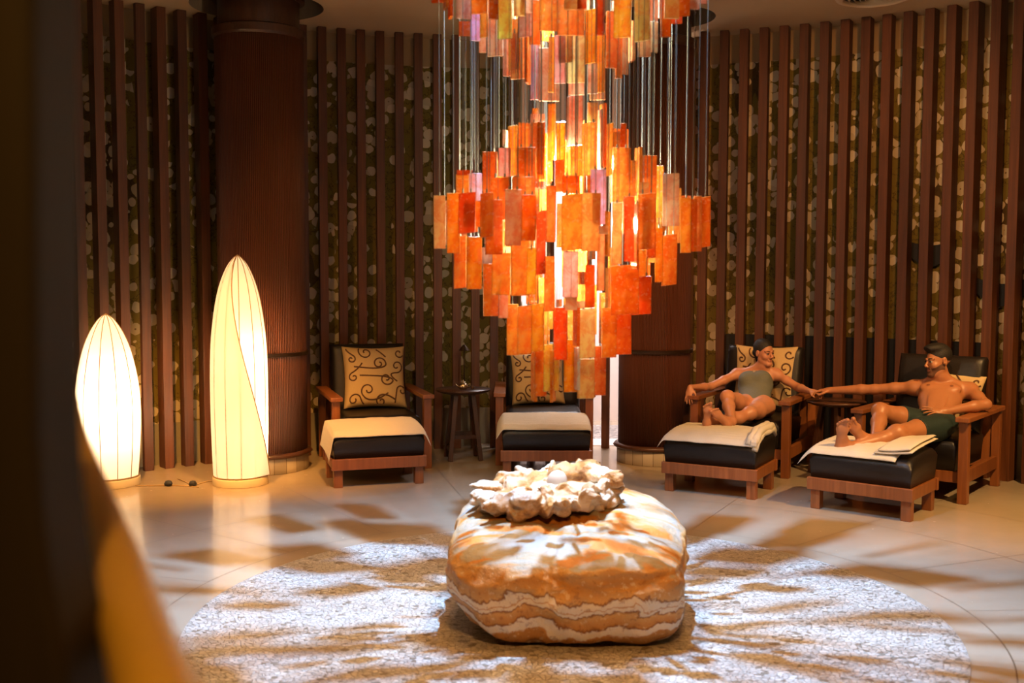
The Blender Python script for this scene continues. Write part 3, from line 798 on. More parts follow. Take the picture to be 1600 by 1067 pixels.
o.location = (.275, 5.36, 0); o.rotation_euler = (0, 0, R(-4)); tag(o, 'big ochre boulder with wavy cream bands on the round pebble mosaic', 'boulder')
#SHELL#
# ------------------------------------------------------------------ chandelier
ch = thing('chandelier', 'huge two-tier chandelier of hanging orange and pink onyx panels', 'chandelier', (CX, CY, 5.9))
TI = {'o': (1.0, .44, .075), 'r': (1.0, .27, .035), 'p': (1.0, .70, .50), 'y': (1.0, .68, .27), 'w': (1.0, .90, .78), 'd': (.80, .18, .03)}
low = """712,732,273,356,o 713,737,266,274,d 732,752,271,314,w 735,751,315,355,o 753,776,237,318,o 778,797,231,276,p 793,807,195,276,o 785,793,204,230,p
807,827,192,275,o 828,848,191,273,o 827,850,178,195,p 830,840,169,192,o 855,866,162,250,o 806,835,230,310,o 766,795,276,345,o 800,834,276,376,o 788,814,296,383,y
758,784,312,398,r 677,695,306,389,p 698,718,302,396,o 709,728,368,452,o 729,752,370,452,o 753,768,387,412,w 755,778,412,494,o 768,797,395,461,o 779,793,455,497,p
798,826,375,462,o 823,837,387,460,o 814,836,304,376,r 838,852,328,430,d 853,867,290,378,o 850,866,400,486,o 877,908,302,392,o 908,937,301,392,y 879,903,392,464,p
792,809,475,555,o 809,831,476,555,o 831,850,473,550,o 865,886,480,562,r 869,878,467,479,p 833,836,546,626,o 836,854,545,619,o 850,874,536,612,y 862,866,546,627,o
881,902,530,612,o 897,905,543,608,w 902,929,560,622,y 928,947,540,617,o 905,930,480,560,y 896,905,470,540,r 883,901,464,484,p 903,920,470,480,p 914,929,413,480,r
932,944,365,454,y 945,954,418,480,y 954,998,412,492,r 985,1017,430,492,r 940,963,480,558,o 962,986,470,553,r 956,984,230,315,o 890,908,227,275,o 878,905,274,302,r
884,909,148,228,p 917,932,160,190,y 908,932,190,275,o 932,938,172,262,p 938,944,162,262,r 947,957,191,275,o 957,968,205,230,o 968,978,192,270,r 922,946,264,350,w
982,993,250,305,o 993,999,230,300,o 1000,1025,242,310,o 997,1013,284,320,y 996,1023,300,390,o 1025,1036,258,340,o 1035,1060,270,352,p 1044,1063,293,379,y 1063,1079,308,394,o
1079,1083,310,392,r 1083,1095,305,392,o 1093,1109,305,386,r 974,990,306,408,r 955,971,316,412,y 1023,1035,355,440,o 1034,1057,364,446,o 996,1012,390,468,o 947,950,330,400,o 935,949,352,365,p
838,850,190,280,r 868,882,190,270,o 750,770,300,372,o 866,880,250,300,r 988,996,318,420,d 716,742,300,366,d 1010,1024,330,402,d"""
up = """711,735,-40,30,p 735,760,-45,22,o 715,739,34,57,o 672,690,-70,5,r 690,699,-70,14,o 699,705,-60,28,r 734,748,0,64,w 747,772,0,82,p 760,784,20,88,p 775,798,-20,61,y
784,796,60,119,p 793,811,30,109,o 796,819,50,125,y 801,818,-50,25,y 808,830,-20,59,y 819,826,50,130,r 827,841,70,156,p 841,872,75,158,p 841,868,-40,48,o 855,865,57,144,o
865,882,55,130,p 869,911,-32,55,o 871,893,53,99,y 884,912,55,129,p 887,911,120,148,p 880,906,-60,15,y 912,929,13,100,o 929,942,-30,55,r 929,943,52,144,o 917,932,100,146,p
920,944,90,156,y 945,963,17,106,o 958,984,-30,58,o 964,980,48,116,p 980,989,34,96,y 960,970,58,122,o 990,1013,-20,65,p 995,1015,37,88,y 1013,1026,-20,80,p 1003,1026,33,81,p
1030,1046,-30,57,r 1036,1059,-55,28,y 1046,1064,-40,36,r 1060,1076,-60,24,o 1068,1091,-70,13,p 1090,1102,-80,5,p 826,842,0,70,o 748,760,-20,60,o 762,776,-40,30,r 818,829,-40,20,p 900,914,-40,14,r"""
def parse(s):
    for w_ in s.split():
        a = w_.split(','); yield [float(x) for x in a[:4]] + [a[4]]
RINGS = (.69, .55, .43, .31, .18, .05)
def env_low(y0, y1):     # largest ring whose rows contain this panel (pixel rows measured on the photograph)
    tops = (296, 262, 230, 185, 150, 140); bots = (400, 460, 500, 562, 630, 640)
    for r, a, b in zip(RINGS, tops, bots):
        if y0 >= a and y1 <= b: return r
    return .05
def env_up(y0, y1):
    bots = (30, 66, 92, 130, 150, 165)
    for r, b in zip(RINGS, bots):
        if y1 <= b: return r
    return .05
def panel_mesh(bm, c, w, h, th, yaw, tilt, jig=0, chip=0):
    m = Matrix.Translation(c) @ Matrix.Rotation(yaw, 4, 'Z') @ Matrix.Rotation(tilt, 4, 'Y')
    x = w / 2; z = h / 2
    pts = [(-x, -z), (x, -z + chip), (x, z), (-x, z - chip)]
    v_ = [bm.verts.new(m @ Vector((px, py, pz))) for py in (-th / 2, th / 2) for px, pz in pts]
    for q in ((0, 1, 2, 3), (7, 6, 5, 4), (0, 4, 5, 1), (1, 5, 6, 2), (2, 6, 7, 3), (3, 7, 4, 0)):
        bm.faces.new([v_[i] for i in q])
def set_tint(o, colors):
    at_ = o.data.attributes.new('tint', 'FLOAT_COLOR', 'POINT')
    flat = []
    for c in colors: flat += [*c, 1.0]
    at_.data.foreach_set('color', flat)
rnd = random.Random(11)
plist = []
for tier, src in (('low', low), ('up', up)):
    for x0, x1, y0, y1, c in parse(src):
        ring = env_low(y0, y1) if tier == 'low' else env_up(y0, y1)
        for it in range(2):
            dx = (at((x0 + x1) / 2, (y0 + y1) / 2, CY - .3 * ring).x - CX)
            dep = math.sqrt(max(.0, ring ** 2 - min(dx * dx, ring * ring)))
        dd = CY - dep * rnd.uniform(.82, 1.0)
        p0, p1 = at(x0, (y0 + y1) / 2, dd), at(x1, (y0 + y1) / 2, dd)
        pt, pb = at((x0 + x1) / 2, y0, dd), at((x0 + x1) / 2, y1, dd)
        w = p1.x - p0.x; h = pt.z - pb.z; cpt = (p0 + p1) / 2; cpt.z = (pt.z + pb.z) / 2
        yaw = rnd.uniform(-.30, .30)
        if w < .03:
            yaw = rnd.choice((-1, 1)) * 1.35; ww = .075
        else: ww = w / math.cos(yaw)
        vis = (x1 - x0) * (min(y1, 1067) - max(y0, 0))
        plist.append((vis, cpt, ww, h, yaw, c))
# rear halves of the rings and the rows above the picture
rear = []
for tier in (0, 1):
    zoff = 1.47 * tier
    for ring in RINGS:
        zb = {.69: 1.86, .55: 1.66, .43: 1.53, .31: 1.33, .18: 1.13, .05: 1.12}[ring]; zt = {.69: 2.13, .55: 2.24, .43: 2.33, .31: 2.47, .18: 2.56, .05: 2.6}[ring]
        nrow = max(1, round((zt - zb) / .27)); na = max(3, int(2 * math.pi * ring / .21))
        for k in range(nrow):
            z = zb + (k + .5) * (zt - zb) / nrow + zoff
            for j in range(na):
                a = 2 * math.pi * (j + rnd.random() * .6) / na
                x, y = ring * math.sin(a), ring * math.cos(a)
                front = y < .12
                if front and not (tier == 1 and z > 3.15): continue
                if z > 4.3 or rnd.random() < .12: continue
                rear.append((0, Vector((CX + x, CY + y, z + rnd.uniform(-.03, .03))), rnd.uniform(.05, .11), rnd.uniform(.22, .27), rnd.uniform(-.7, .7), rnd.choice('oooorrpy' if tier == 0 else 'oopppyrw')))
plist.sort(key=lambda p: -p[0])
main, rest = plist[:100], plist[100:] + rear
def cord_pts(cpt, h, w):
    return [Vector((cpt.x, cpt.y, cpt.z + h / 2 - .01)), Vector((CX + (cpt.x - CX) * 1.0, cpt.y, 5.86))]
for vis, cpt, w, h, yaw, c in main:
    bm = bmesh.new(); loc = cpt - Vector((CX, CY, 5.9))
    panel_mesh(bm, Vector((0, 0, 0)), w, h, rnd.uniform(.010, .018), yaw, rnd.uniform(-.012, .012), chip=rnd.choice((0, 0, 0, .008)))
    o = from_bm('glass_panel', bm, M['onyx'], ch, bevel=.0015, seg=1); o.location = loc
    base = TI[c]; j = rnd.uniform(.88, 1.08); tc = (min(1, base[0] * j), base[1] * rnd.uniform(.75, 1.3), base[2] * rnd.uniform(.6, 1.5))
    set_tint(o, [tc] * len(o.data.vertices))
    bm = bmesh.new(); nc = 2 if w > .06 else 1
    for s_ in range(nc):
        ox = (s_ - (nc - 1) / 2) * w * .5 * math.cos(yaw); oy = (s_ - (nc - 1) / 2) * w * .5 * math.sin(yaw)
        tube(bm, [(ox, oy, h / 2 - .01), (ox, oy, -loc.z - .04)], .0013, 4)
        tube(bm, [(ox, oy, h / 2 - .008), (ox, oy, h / 2 + .014)], .004, 6)
    from_bm('cord', bm, M['wire'], o)
bm = bmesh.new(); cols = []; bc = bmesh.new()
for vis, cpt, w, h, yaw, c in rest:
    n0 = len(bm.verts); loc = cpt - Vector((CX, CY, 5.9))
    panel_mesh(bm, loc, w, h, .014, yaw, 0)
    base = TI[c]; j = rnd.uniform(.85, 1.1); cols += [(base[0], base[1] * j, base[2] * j)] * 8
    tube(bc, [loc + Vector((0, 0, h / 2 - .01)), Vector((loc.x, loc.y, -.04))], .0012, 4)
o = from_bm('rear_glass_panels', bm, M['onyx'], ch); set_tint(o, cols); o['kind'] = 'stuff'
o = from_bm('rear_cords', bc, M['wire'], ch); o['kind'] = 'stuff'
bm = bmesh.new(); lathe(bm, [(.80, -.06), (.80, -.001), (.001, -.001)], 48, cap=False); lathe(bm, [(.80, -.06), (.62, -.06), (.62, -.02)], 48, cap=False)
from_bm('canopy', bm, M['darkmetal'], ch)

# ------------------------------------------------------------------ foreground at the left
bm = bmesh.new()
out = [at(-160, -60, 1.0), at(112, -60, 1.0), at(116, 500, 1.0), at(118, 660, 1.0), at(124, 760, 1.0), at(140, 880, 1.0), at(163, 1000, 1.0), at(200, 1300, 1.0), at(-160, 1300, 1.0)]
fa = [bm.verts.new((p.x, 1.02, p.z)) for p in out]; fb = [bm.verts.new((p.x * .985, .90, p.z)) for p in out]
bm.faces.new(fa[::-1]); bm.faces.new(fb)
for i in range(9): bm.faces.new((fa[i], fa[(i + 1) % 9], fb[(i + 1) % 9], fb[i]))
bmesh.ops.recalc_face_normals(bm, faces=bm.faces)
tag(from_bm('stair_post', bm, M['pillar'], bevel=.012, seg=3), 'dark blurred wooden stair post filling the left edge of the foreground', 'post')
bm = bmesh.new()
spec = [(118, 610, 1.9, .002), (126, 690, 1.72, .013), (150, 780, 1.5, .024), (178, 870, 1.22, .029), (203, 950, 1.05, .031), (228, 1030, .93, .032), (255, 1110, .82, .033), (300, 1220, .70, .033)]
def cr(i, f, c):
    p = [spec[max(0, min(len(spec) - 1, i + d_))][c] for d_ in (-1, 0, 1, 2)]
    return .5 * (2 * p[1] + (p[2] - p[0]) * f + (2 * p[0] - 5 * p[1] + 4 * p[2] - p[3]) * f * f + (-p[0] + 3 * p[1] - 3 * p[2] + p[3]) * f ** 3)
pts, rs = [], []
for i in range(len(spec) - 1):
    for k in range(5):
        f = k / 5; pts.append(at(cr(i, f, 0), cr(i, f, 1), cr(i, f, 2))); rs.append(max(.001, cr(i, f, 3)))
tube(bm, pts, rs, 20)
tag(from_bm('stair_handrail', bm, M['rail'], smooth=True), 'blurred golden curved handrail sweeping down beside the dark stair post', 'handrail')
#PEOPLE#
# ------------------------------------------------------------------ people
import openvdb
def V(*a): return np.array(a, float)
def nrm(v): v = np.array(v, float); return v / np.linalg.norm(v)
class Field:
    def __init__(s, lo, hi, res):
        s.lo = np.array(lo, float); s.res = res
        s.n = np.ceil((np.array(hi) - s.lo) / res).astype(int) + 1
        s.D = np.full(s.n, .5, np.float32)
        s.ax = [s.lo[i] + np.arange(s.n[i]) * res for i in range(3)]
    def sub(s, lo, hi):
        i0 = np.clip(np.floor((np.array(lo) - s.lo) / s.res).astype(int), 0, s.n); i1 = np.clip(np.ceil((np.array(hi) - s.lo) / s.res).astype(int) + 1, 0, s.n)
        sl = tuple(slice(a, b) for a, b in zip(i0, i1))
        g = [s.ax[k][sl[k]].astype(np.float32) for k in range(3)]
        return sl, g[0][:, None, None], g[1][None, :, None], g[2][None, None, :]
    @staticmethod
    def smin(a, b, k):
        h = np.maximum(k - np.abs(a - b), 0) / k
        return np.minimum(a, b) - h * h * k * .25
    def put(s, sl, d, k, neg=False):
        if neg: s.D[sl] = -s.smin(-s.D[sl], d, k)
        else: s.D[sl] = s.smin(s.D[sl], d, k)
    def cone(s, a, b, ra, rb, k=.02, neg=False):
        a, b = np.array(a, float), np.array(b, float); R_ = max(ra, rb) + .03 + k
        sl, X, Y, Z = s.sub(np.minimum(a, b) - R_, np.maximum(a, b) + R_)
        ba = b - a; L = max(1e-9, ba @ ba)
        h = np.clip(((X - a[0]) * ba[0] + (Y - a[1]) * ba[1] + (Z - a[2]) * ba[2]) / L, 0, 1)
        d = np.sqrt((X - a[0] - h * ba[0]) ** 2 + (Y - a[1] - h * ba[1]) ** 2 + (Z - a[2] - h * ba[2]) ** 2) - (ra + (rb - ra) * h)
        s.put(sl, d, k, neg)
    def ball(s, c, r, k=.02, neg=False): s.cone(c, np.array(c) + 1e-4, r, r, k, neg)
    def ell(s, c, radii, axes, k=.02, neg=False):
        c = np.array(c, float); r = np.array(radii, float); R_ = r.max() + .03 + k
        sl, X, Y, Z = s.sub(c - R_, c + R_)
        q = [((X - c[0]) * a[0] + (Y - c[1]) * a[1] + (Z - c[2]) * a[2]) for a in axes]
        k0 = np.sqrt(sum((q[i] / r[i]) ** 2 for i in range(3))); k1 = np.sqrt(sum((q[i] / r[i] ** 2) ** 2 for i in range(3))) + 1e-6
        s.put(sl, k0 * (k0 - 1) / k1, k, neg)
    def cut(s, p, n):       # remove everything on the side n points to
        X, Y, Z = s.ax[0][:, None, None], s.ax[1][None, :, None], s.ax[2][None, None, :]
        s.D = np.maximum(s.D, ((X - p[0]) * n[0] + (Y - p[1]) * n[1] + (Z - p[2]) * n[2]).astype(np.float32))
    def copy(s): f = Field.__new__(Field); f.__dict__.update(s.__dict__); f.D = s.D.copy(); return f
    def mesh(s, name, mat, parent, off=0, ray=0):
        g = openvdb.FloatGrid(background=.05)
        g.copyFromArray(np.clip(s.D - off, -.05, .05).astype(np.float32))
        pts, quads = g.convertToQuads(isovalue=0.0)
        pts = pts * s.res + s.lo
        me = bpy.data.meshes.new(name)
        me.vertices.add(len(pts)); me.vertices.foreach_set('co', pts.astype(np.float32).ravel())
        nq = len(quads); me.loops.add(nq * 4); me.loops.foreach_set('vertex_index', quads[:, ::-1].astype(np.int32).ravel() if True else 0)
        me.polygons.add(nq); me.polygons.foreach_set('loop_start', np.arange(nq, dtype=np.int32) * 4)
        me.update(calc_edges=True); me.validate()
        o = link(name, me, mat, parent, True)
        md = o.modifiers.new('s', 'SMOOTH'); md.iterations = 2; md.factor = .5
        return o
# --- the shell on the boulder
rs_ = random.Random(23)
G = Field((-.46, -.32, -.10), (.46, .36, .42), .005)
XA = (V(1, 0, 0), V(0, 1, 0), V(0, 0, 1))
G.ell((0, 0, .075), (.31, .19, .065), XA, .02)
for k in range(46):
    a = 2 * math.pi * k / 46 + rs_.uniform(-.05, .05)
    rx, ry = .315 + rs_.uniform(-.02, .03), .185 + rs_.uniform(-.015, .02)
    hgt = .105 + .055 * max(0, math.sin(a)) + .035 * max(0, math.cos(a - .5)) + rs_.uniform(-.04, .03)
    d_ = nrm(V(math.cos(a) + rs_.uniform(-.8, .8), math.sin(a) * .8 + rs_.uniform(-.8, .8), rs_.uniform(-.25, .7))); t_ = nrm(np.cross(d_, V(rs_.uniform(-.4, .4), rs_.uniform(-.4, .4), 1)))
    G.ell((rx * math.cos(a) * .93, ry * math.sin(a) * .93, hgt), (rs_.choice((.03, .045, .065)) * rs_.uniform(.8, 1.15), rs_.uniform(.010, .030), rs_.uniform(.022, .055)), (d_, t_, np.cross(d_, t_)), .006)
    if k % 2 == 0: G.ball((rx * math.cos(a) * .84, ry * math.sin(a) * .84, rs_.uniform(.03, .06)), rs_.uniform(.028, .048), .015)
for k in range(22):
    a = rs_.uniform(0, 6.28); q = rs_.uniform(.3, .8)
    d_ = nrm(V(rs_.uniform(-1, 1), rs_.uniform(-1, 1), rs_.uniform(-.1, .6))); t_ = nrm(np.cross(d_, V(.1, .2, 1)))
    G.ell((.29 * q * math.cos(a), .16 * q * math.sin(a), .115 + .02 * q), (rs_.uniform(.03, .07), rs_.uniform(.012, .03), rs_.uniform(.02, .045)), (d_, t_, np.cross(d_, t_)), .014)
G.ell((.10, .10, .165), (.085, .05, .065), XA, .02); G.ell((.21, .11, .155), (.06, .05, .08), XA, .02); G.ell((-.02, .12, .13), (.07, .05, .05), XA, .02)
G.ell((-.12, -.02, .165), (.13, .075, .045), XA, .03, True); G.ell((.08, -.03, .19), (.10, .05, .04), XA, .03, True)
sh = thing('giant_shell', 'rough cream and white fossil shell lying on top of the boulder', 'shell', (.185, 5.46, .525))
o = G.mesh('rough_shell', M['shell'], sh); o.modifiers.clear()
for v in o.data.vertices:
    q = v.co; c_ = Vector((q.x, q.y, q.z - .08)).normalized()
    n_ = noise.ridged_multi_fractal(q * 9, 1.0, 2.1, 5, 1.0, 2.0)
    v.co = (q + c_ * (.018 * (n_ - 1.0) + .008 * noise.noise(q * 38)))
    v.co.x *= 1.10; v.co.y *= 1.08; v.co.z *= .98
o.rotation_euler = (0, R(-3), R(5)); o.location = (0, 0, .0)
bm = bmesh.new(); bmesh.ops.create_uvsphere(bm, u_segments=28, v_segments=18, radius=1)
for v in bm.verts: v.co = Vector((v.co.x * .052, v.co.y * .045, v.co.z * .060))
o = from_bm('smooth_lobe', bm, M['eye_white'], sh, True); o.location = (.045, .03, .15); o.rotation_euler = (.2, .3, 0)

def arm(F, sh, el, wr, r, deltoid=0):
    sh, el, wr = map(np.array, (sh, el, wr))
    if deltoid: F.ball(sh, deltoid, .05)
    m = sh + (el - sh) * .5
    F.cone(sh, m, r[0], r[1], .03); F.cone(m, el, r[1], r[2], .025)
    m2 = el + (wr - el) * .3
    F.cone(el, m2, r[2], r[3], .02); F.cone(m2, wr, r[3], r[4], .02)
def leg(F, hp, kn, an, r, back):
    hp, kn, an, back = map(np.array, (hp, kn, an, back))
    m = hp + (kn - hp) * .5
    F.cone(hp, m, r[0], r[1], .05); F.cone(m, kn, r[1], r[2], .03)
    c = kn + (an - kn) * .30 + back * .018
    F.cone(kn, c, r[2] * .93, r[3], .03); F.cone(c, an, r[3], r[4], .03)
    F.ball(kn, r[2] * 1.03, .03)
def foot(F, heel, toe, sole, inner, ankle, s=1.0):
    """heel and toe are points on the sole; sole points out of the sole, inner towards the big toe"""
    heel, toe, ankle = map(np.array, (heel, toe, ankle)); d = nrm(toe - heel); L = np.linalg.norm(toe - heel)
    sole = nrm(sole - (sole @ d) * d); inner = nrm(inner - (inner @ d) * d - (inner @ sole) * sole)
    ax = (inner, sole, d)
    P = lambda l, w_, h: heel + d * l * L + inner * w_ * s - sole * h * s
    F.ell(P(.13, 0, .030), (.031 * s, .032 * s, .040 * s), ax, .015)
    F.cone(P(.15, -.006, .030), P(.62, -.008, .024), .027 * s, .022 * s, .02)
    F.cone(P(.25, .008, .045), P(.66, .016, .026), .026 * s, .020 * s, .02)
    F.ell(P(.70, .004, .022), (.043 * s, .021 * s, .038 * s), ax, .015)
    F.cone(ankle, P(.16, 0, .045), .034 * s, .033 * s, .025)
    F.cone(ankle, P(.55, .006, .045), .030 * s, .020 * s, .03)
    for w_, l, r_ in ((.028, 1.0, .0145), (.009, .985, .0098), (-.006, .955, .0092), (-.020, .915, .0088), (-.032, .865, .0088)):
        F.cone(P(.78, w_ * .9, .018), P(l - .045, w_, .015), r_ * s * .85, r_ * s * .9, .004)
        F.ball(P(l - .04, w_, .011), r_ * s * 1.08, .004)
def hand(F, wr, d, palm, thumb, curls, s=1.0, spread=.08, thumb_curl=.3, k=.004):
    """d runs from wrist to fingers, palm out of the palm, thumb towards the thumb side"""
    wr = np.array(wr); d = nrm(d); palm = nrm(palm - (palm @ d) * d); th = nrm(thumb - (thumb @ d) * d - (thumb @ palm) * palm)
    F.ell(wr + d * .048 * s, (.036 * s, .015 * s, .050 * s), (th, palm, d), .015)
    F.cone(wr, wr + d * .03 * s, .021 * s, .022 * s, .015)
    F.cone(wr + d * .02 * s + th * .018 * s + palm * .006 * s, wr + d * .05 * s + th * .030 * s + palm * .008 * s, .013 * s, .011 * s, .01)
    for i, (off, ln, r_) in enumerate(((.026, .072, .0078), (.009, .080, .0080), (-.009, .075, .0076), (-.025, .060, .0068))):
        p = wr + d * (.088 - abs(off) * .2) * s + th * off * s; a = 0
        fd = nrm(d + th * off / .026 * spread)
        seg = (.45, .31, .24); rr = r_ * s
        for j in range(3):
            a += curls[i] * (.6, 1.0, .8)[j]
            v = fd * math.cos(a) + palm * math.sin(a)
            q = p + v * ln * seg[j] * s
            F.cone(p, q, rr, rr * .9, k); p = q; rr *= .9
    p = wr + d * .030 * s + th * .030 * s + palm * .006 * s
    v = nrm(d * .75 + th * .6 + palm * thumb_curl); q = p + v * .038 * s; F.cone(p, q, .0115 * s, .0095 * s, .008)
    v = nrm(d * .95 + th * .2 + palm * (thumb_curl + .1)); F.cone(q, q + v * .030 * s, .0092 * s, .0078 * s, k)
def head(F, c, fw, up, s=1.0, male=False):
    fw = nrm(fw); up = nrm(np.array(up) - (np.array(up) @ fw) * fw); rt = np.cross(fw, up)
    ax = (rt, fw, up); P = lambda x, y, z: c + (rt * x + fw * y + up * z) * s
    E_ = lambda p, r, k: F.ell(P(*p), [q * s for q in r], ax, k)
    E_((0, -.016, .036), (.073, .090, .084), .01)
    E_((0, .022, -.025), (.058, .066, .082), .03)
    jw = .052 if male else .044
    for sx in (-1, 1):
        F.cone(P(sx * jw, .0, -.055), P(sx * .016, .070, -.098), .019 * s, .016 * s, .025)
        E_((sx * .036, .055, -.028), (.024, .026, .024), .02)
        F.ell(P(sx * .031, .094, .004), [.017 * s, .013 * s, .011 * s], ax, .012, True)
        F.ball(P(sx * .031, .076, .003), .0125 * s, .004)
        F.cone(P(sx * .046, .072, .022), P(sx * .014, .086, .019), .0075 * s, .008 * s, .012)
        F.ell(P(sx * .076, -.008, -.004), [.008 * s, .018 * s, .031 * s], ax, .006)
        F.ell(P(sx * .083, -.004, -.002), [.006 * s, .009 * s, .018 * s], ax, .004, True)
        F.ball(P(sx * .011, .100, -.033), .0078 * s, .006)
    E_((0, .074, -.098), (.020, .018, .016), .02)
    F.cone(P(0, .086, .010), P(0, .108, -.026), .0065 * s, .0105 * s, .010)
    F.cone(P(-.016, .084, -.057), P(.016, .084, -.057), .0065 * s, .0065 * s, .006)
    F.cone(P(-.014, .083, -.068), P(.014, .083, -.068), .0072 * s, .0072 * s, .006)
    F.cone(P(-.020, .092, -.0625), P(.020, .092, -.0625), .0015, .0015, .004, True)
    return P, ax
def face_parts(t, P, ax, s, male, gaze):
    rt, fw, up = ax
    for sx in (-1, 1):
        bm = bmesh.new(); bmesh.ops.create_uvsphere(bm, u_segments=16, v_segments=12, radius=.0128 * s)
        e = from_bm('eye', bm, M['eye_white'], t, True); e.location = P(sx * .031, .0772, .003)
        g = nrm(fw + rt * gaze); bm = bmesh.new(); bmesh.ops.create_uvsphere(bm, u_segments=12, v_segments=8, radius=.0078 * s)
        ir = from_bm('iris', bm, M['iris'], e, True); ir.location = g * .0085 * s
        bm = bmesh.new(); tube(bm, [P(sx * (.016 + .010 * k), .094 - .0035 * k * k * .6, .024 + .004 * math.sin(k * .9)) for k in range(5)], [.002 * s, .0034 * s, .0034 * s, .003 * s, .0015 * s], 6)
        from_bm('eyebrow', bm, M['hair'], t, True)
        bm = bmesh.new(); tube(bm, [P(sx * (.018 + .0065 * k), .090 - .0016 * (k - 1.5) ** 2, .0105 - .0012 * (k - 2) ** 2) for k in range(5)], .0014 * s, 5)
        from_bm('eyelashes', bm, M['hair'], t, True)
    bm = bmesh.new()
    tube(bm, [P(-.020 + .005 * k, .0885 - .0004 * (k - 4) ** 2, -.0595 + (.0012 if k in (3, 5) else 0)) for k in range(9)], [.001 + .0035 * s * math.sin(math.pi * k / 8) for k in range(9)], 6)
    tube(bm, [P(-.018 + .0045 * k, .0885 - .0004 * (k - 4) ** 2, -.0665) for k in range(9)], [.001 + .0042 * s * math.sin(math.pi * k / 8) for k in range(9)], 6)
    from_bm('lips', bm, M['lips'], t, True)
def torso(F, pel, shL, shR, man):
    pel, shL, shR = map(np.array, (pel, shL, shR)); mid = (shL + shR) / 2; U = nrm(mid - pel); Rt = shR - shL; Rt = nrm(Rt - (Rt @ U) * U); Fw = np.cross(U, Rt)
    if Fw[1] > 0: Fw = -Fw
    ax = (Rt, Fw, U); L = np.linalg.norm(mid - pel); P = lambda x, y, z: pel + Rt * x + Fw * y + U * z * L
    E_ = lambda p, r, k: F.ell(P(*p), r, ax, k)
    if man:
        E_((0, 0, .04), (.160, .105, .11), .02); E_((0, 0, .36), (.135, .092, .13), .06); E_((0, 0, .66), (.165, .108, .14), .06); E_((0, -.005, .86), (.170, .095, .085), .05)
        for s_ in (-1, 1): E_((s_ * .078, .075, .80), (.078, .034, .052), .03)
        for s_ in (-1, 1): E_((s_ * .035, .085, .42), (.032, .012, .12), .02)
    else:
        E_((0, -.005, .03), (.165, .105, .105), .02); E_((0, 0, .36), (.132, .088, .12), .06); E_((0, 0, .64), (.148, .092, .11), .05); E_((0, -.01, .86), (.145, .078, .07), .04); E_((0, .060, .72), (.095, .042, .062), .03)
        for s_ in (-1, 1): E_((s_ * .066, .070, .70), (.064, .050, .060), .045)
    return P, ax, L, mid
def person(label, pose, man, name='person'):
    t = thing(name, label, 'person', (0, 0, 0))
    pts = np.array([v for k, v in pose.items() if k not in ('fw', 'up')]); lo = pts.min(0) - .20; hi = pts.max(0) + .20
    lo[2] = max(lo[2], .38)
    F = Field(lo, hi, .004)
    p = pose
    T = F.copy(); TP, ax, L, mid = torso(T, p['pel'], p['shL'], p['shR'], man); F.D = T.D.copy()
    r_sh = .052 if man else .040
    for s_ in ('shL', 'shR'): F.cone(mid + (p[s_] - mid) * .25, p[s_] - ax[2] * .01, r_sh * 1.05, r_sh, .05)
    nk = p['head'] + (-.020 * nrm(p['fw']) - .075 * nrm(p['up'])) * (1.08 if man else 1)
    F.cone(mid + ax[2] * .02 - ax[1] * .01, nk, .062 if man else .047, .056 if man else .043, .04)
    for s_ in ('shL', 'shR'): F.cone(nk - ax[2] * .04 - ax[1] * .02, p[s_] + ax[2] * .005, .034 if man else .026, .03 if man else .024, .045)
    # collar bones
    for s_ in ('shL', 'shR'): F.cone(mid + ax[1] * .062 + ax[2] * .012, p[s_] + ax[1] * .02 + ax[2] * .02, .008, .008, .02)
    ra = (.052, .047, .040, .043, .028) if man else (.040, .038, .033, .034, .0225)
    arm(F, p['shL'], p['elL'], p['wrL'], ra, .056 if man else .044); arm(F, p['shR'], p['elR'], p['wrR'], ra, .056 if man else .044)
    rl = (.092, .080, .058, .055, .036) if man else (.090, .074, .052, .049, .031)
    leg(F, p['hpL'], p['knL'], p['anL'], rl, V(0, 0, -1)); leg(F, p['hpR'], p['knR'], p['anR'], rl, V(0, 0, -1))
    return t, F, T, TP, ax, L, mid
def P3(u, v, d): return np.array(at(u, v, d))

# --- the woman
w = dict(pel=V(2.11, 9.43, .555), shL=P3(1152, 583, 9.80), shR=P3(1213, 583, 9.66), elL=P3(1110, 603, 9.68), wrL=P3(1079, 604, 9.47),
         elR=P3(1246, 603, 9.47), wrR=P3(1267, 610, 9.24), hpL=V(2.03, 9.44, .56), hpR=V(2.19, 9.37, .56),
         knL=P3(1137, 619, 9.12), anL=P3(1144, 657, 8.78), knR=P3(1172, 644, 9.04), anR=P3(1112, 659, 8.80), head=P3(1194, 549, 9.66))
w['fw'] = V(.50, -.86, -.10); w['up'] = V(-.10, .06, 1)
t, F, T, TP, ax, L, mid = person('woman in a grey strapless swimsuit reclining with crossed bare feet, reaching out her hand', w, False)
foot(F, P3(1144, 667, 8.71), P3(1114, 637, 8.65), V(-.15, -1, .25), V(-.8, 0, .6), w['anL'], .93)
foot(F, P3(1105, 668, 8.70), P3(1106, 628, 8.66), V(-.15, -1, .2), V(.9, 0, .1), w['anR'], .93)
hand(F, w['wrL'], V(-.25, -.45, -.85), V(.55, .75, -.5), V(.7, -.6, 0), (.35, .28, .25, .30), .95, .16)
hand(F, w['wrR'], V(.45, -.75, .05), V(.2, .15, -1), V(-.8, -.5, 0), (.75, .85, .9, .9), .95, .02)
hP, hax = head(F, w['head'], w['fw'], w['up'], .97)
F.mesh('body', M['skin_w'], t)
face_parts(t, hP, hax, .97, False, .25)
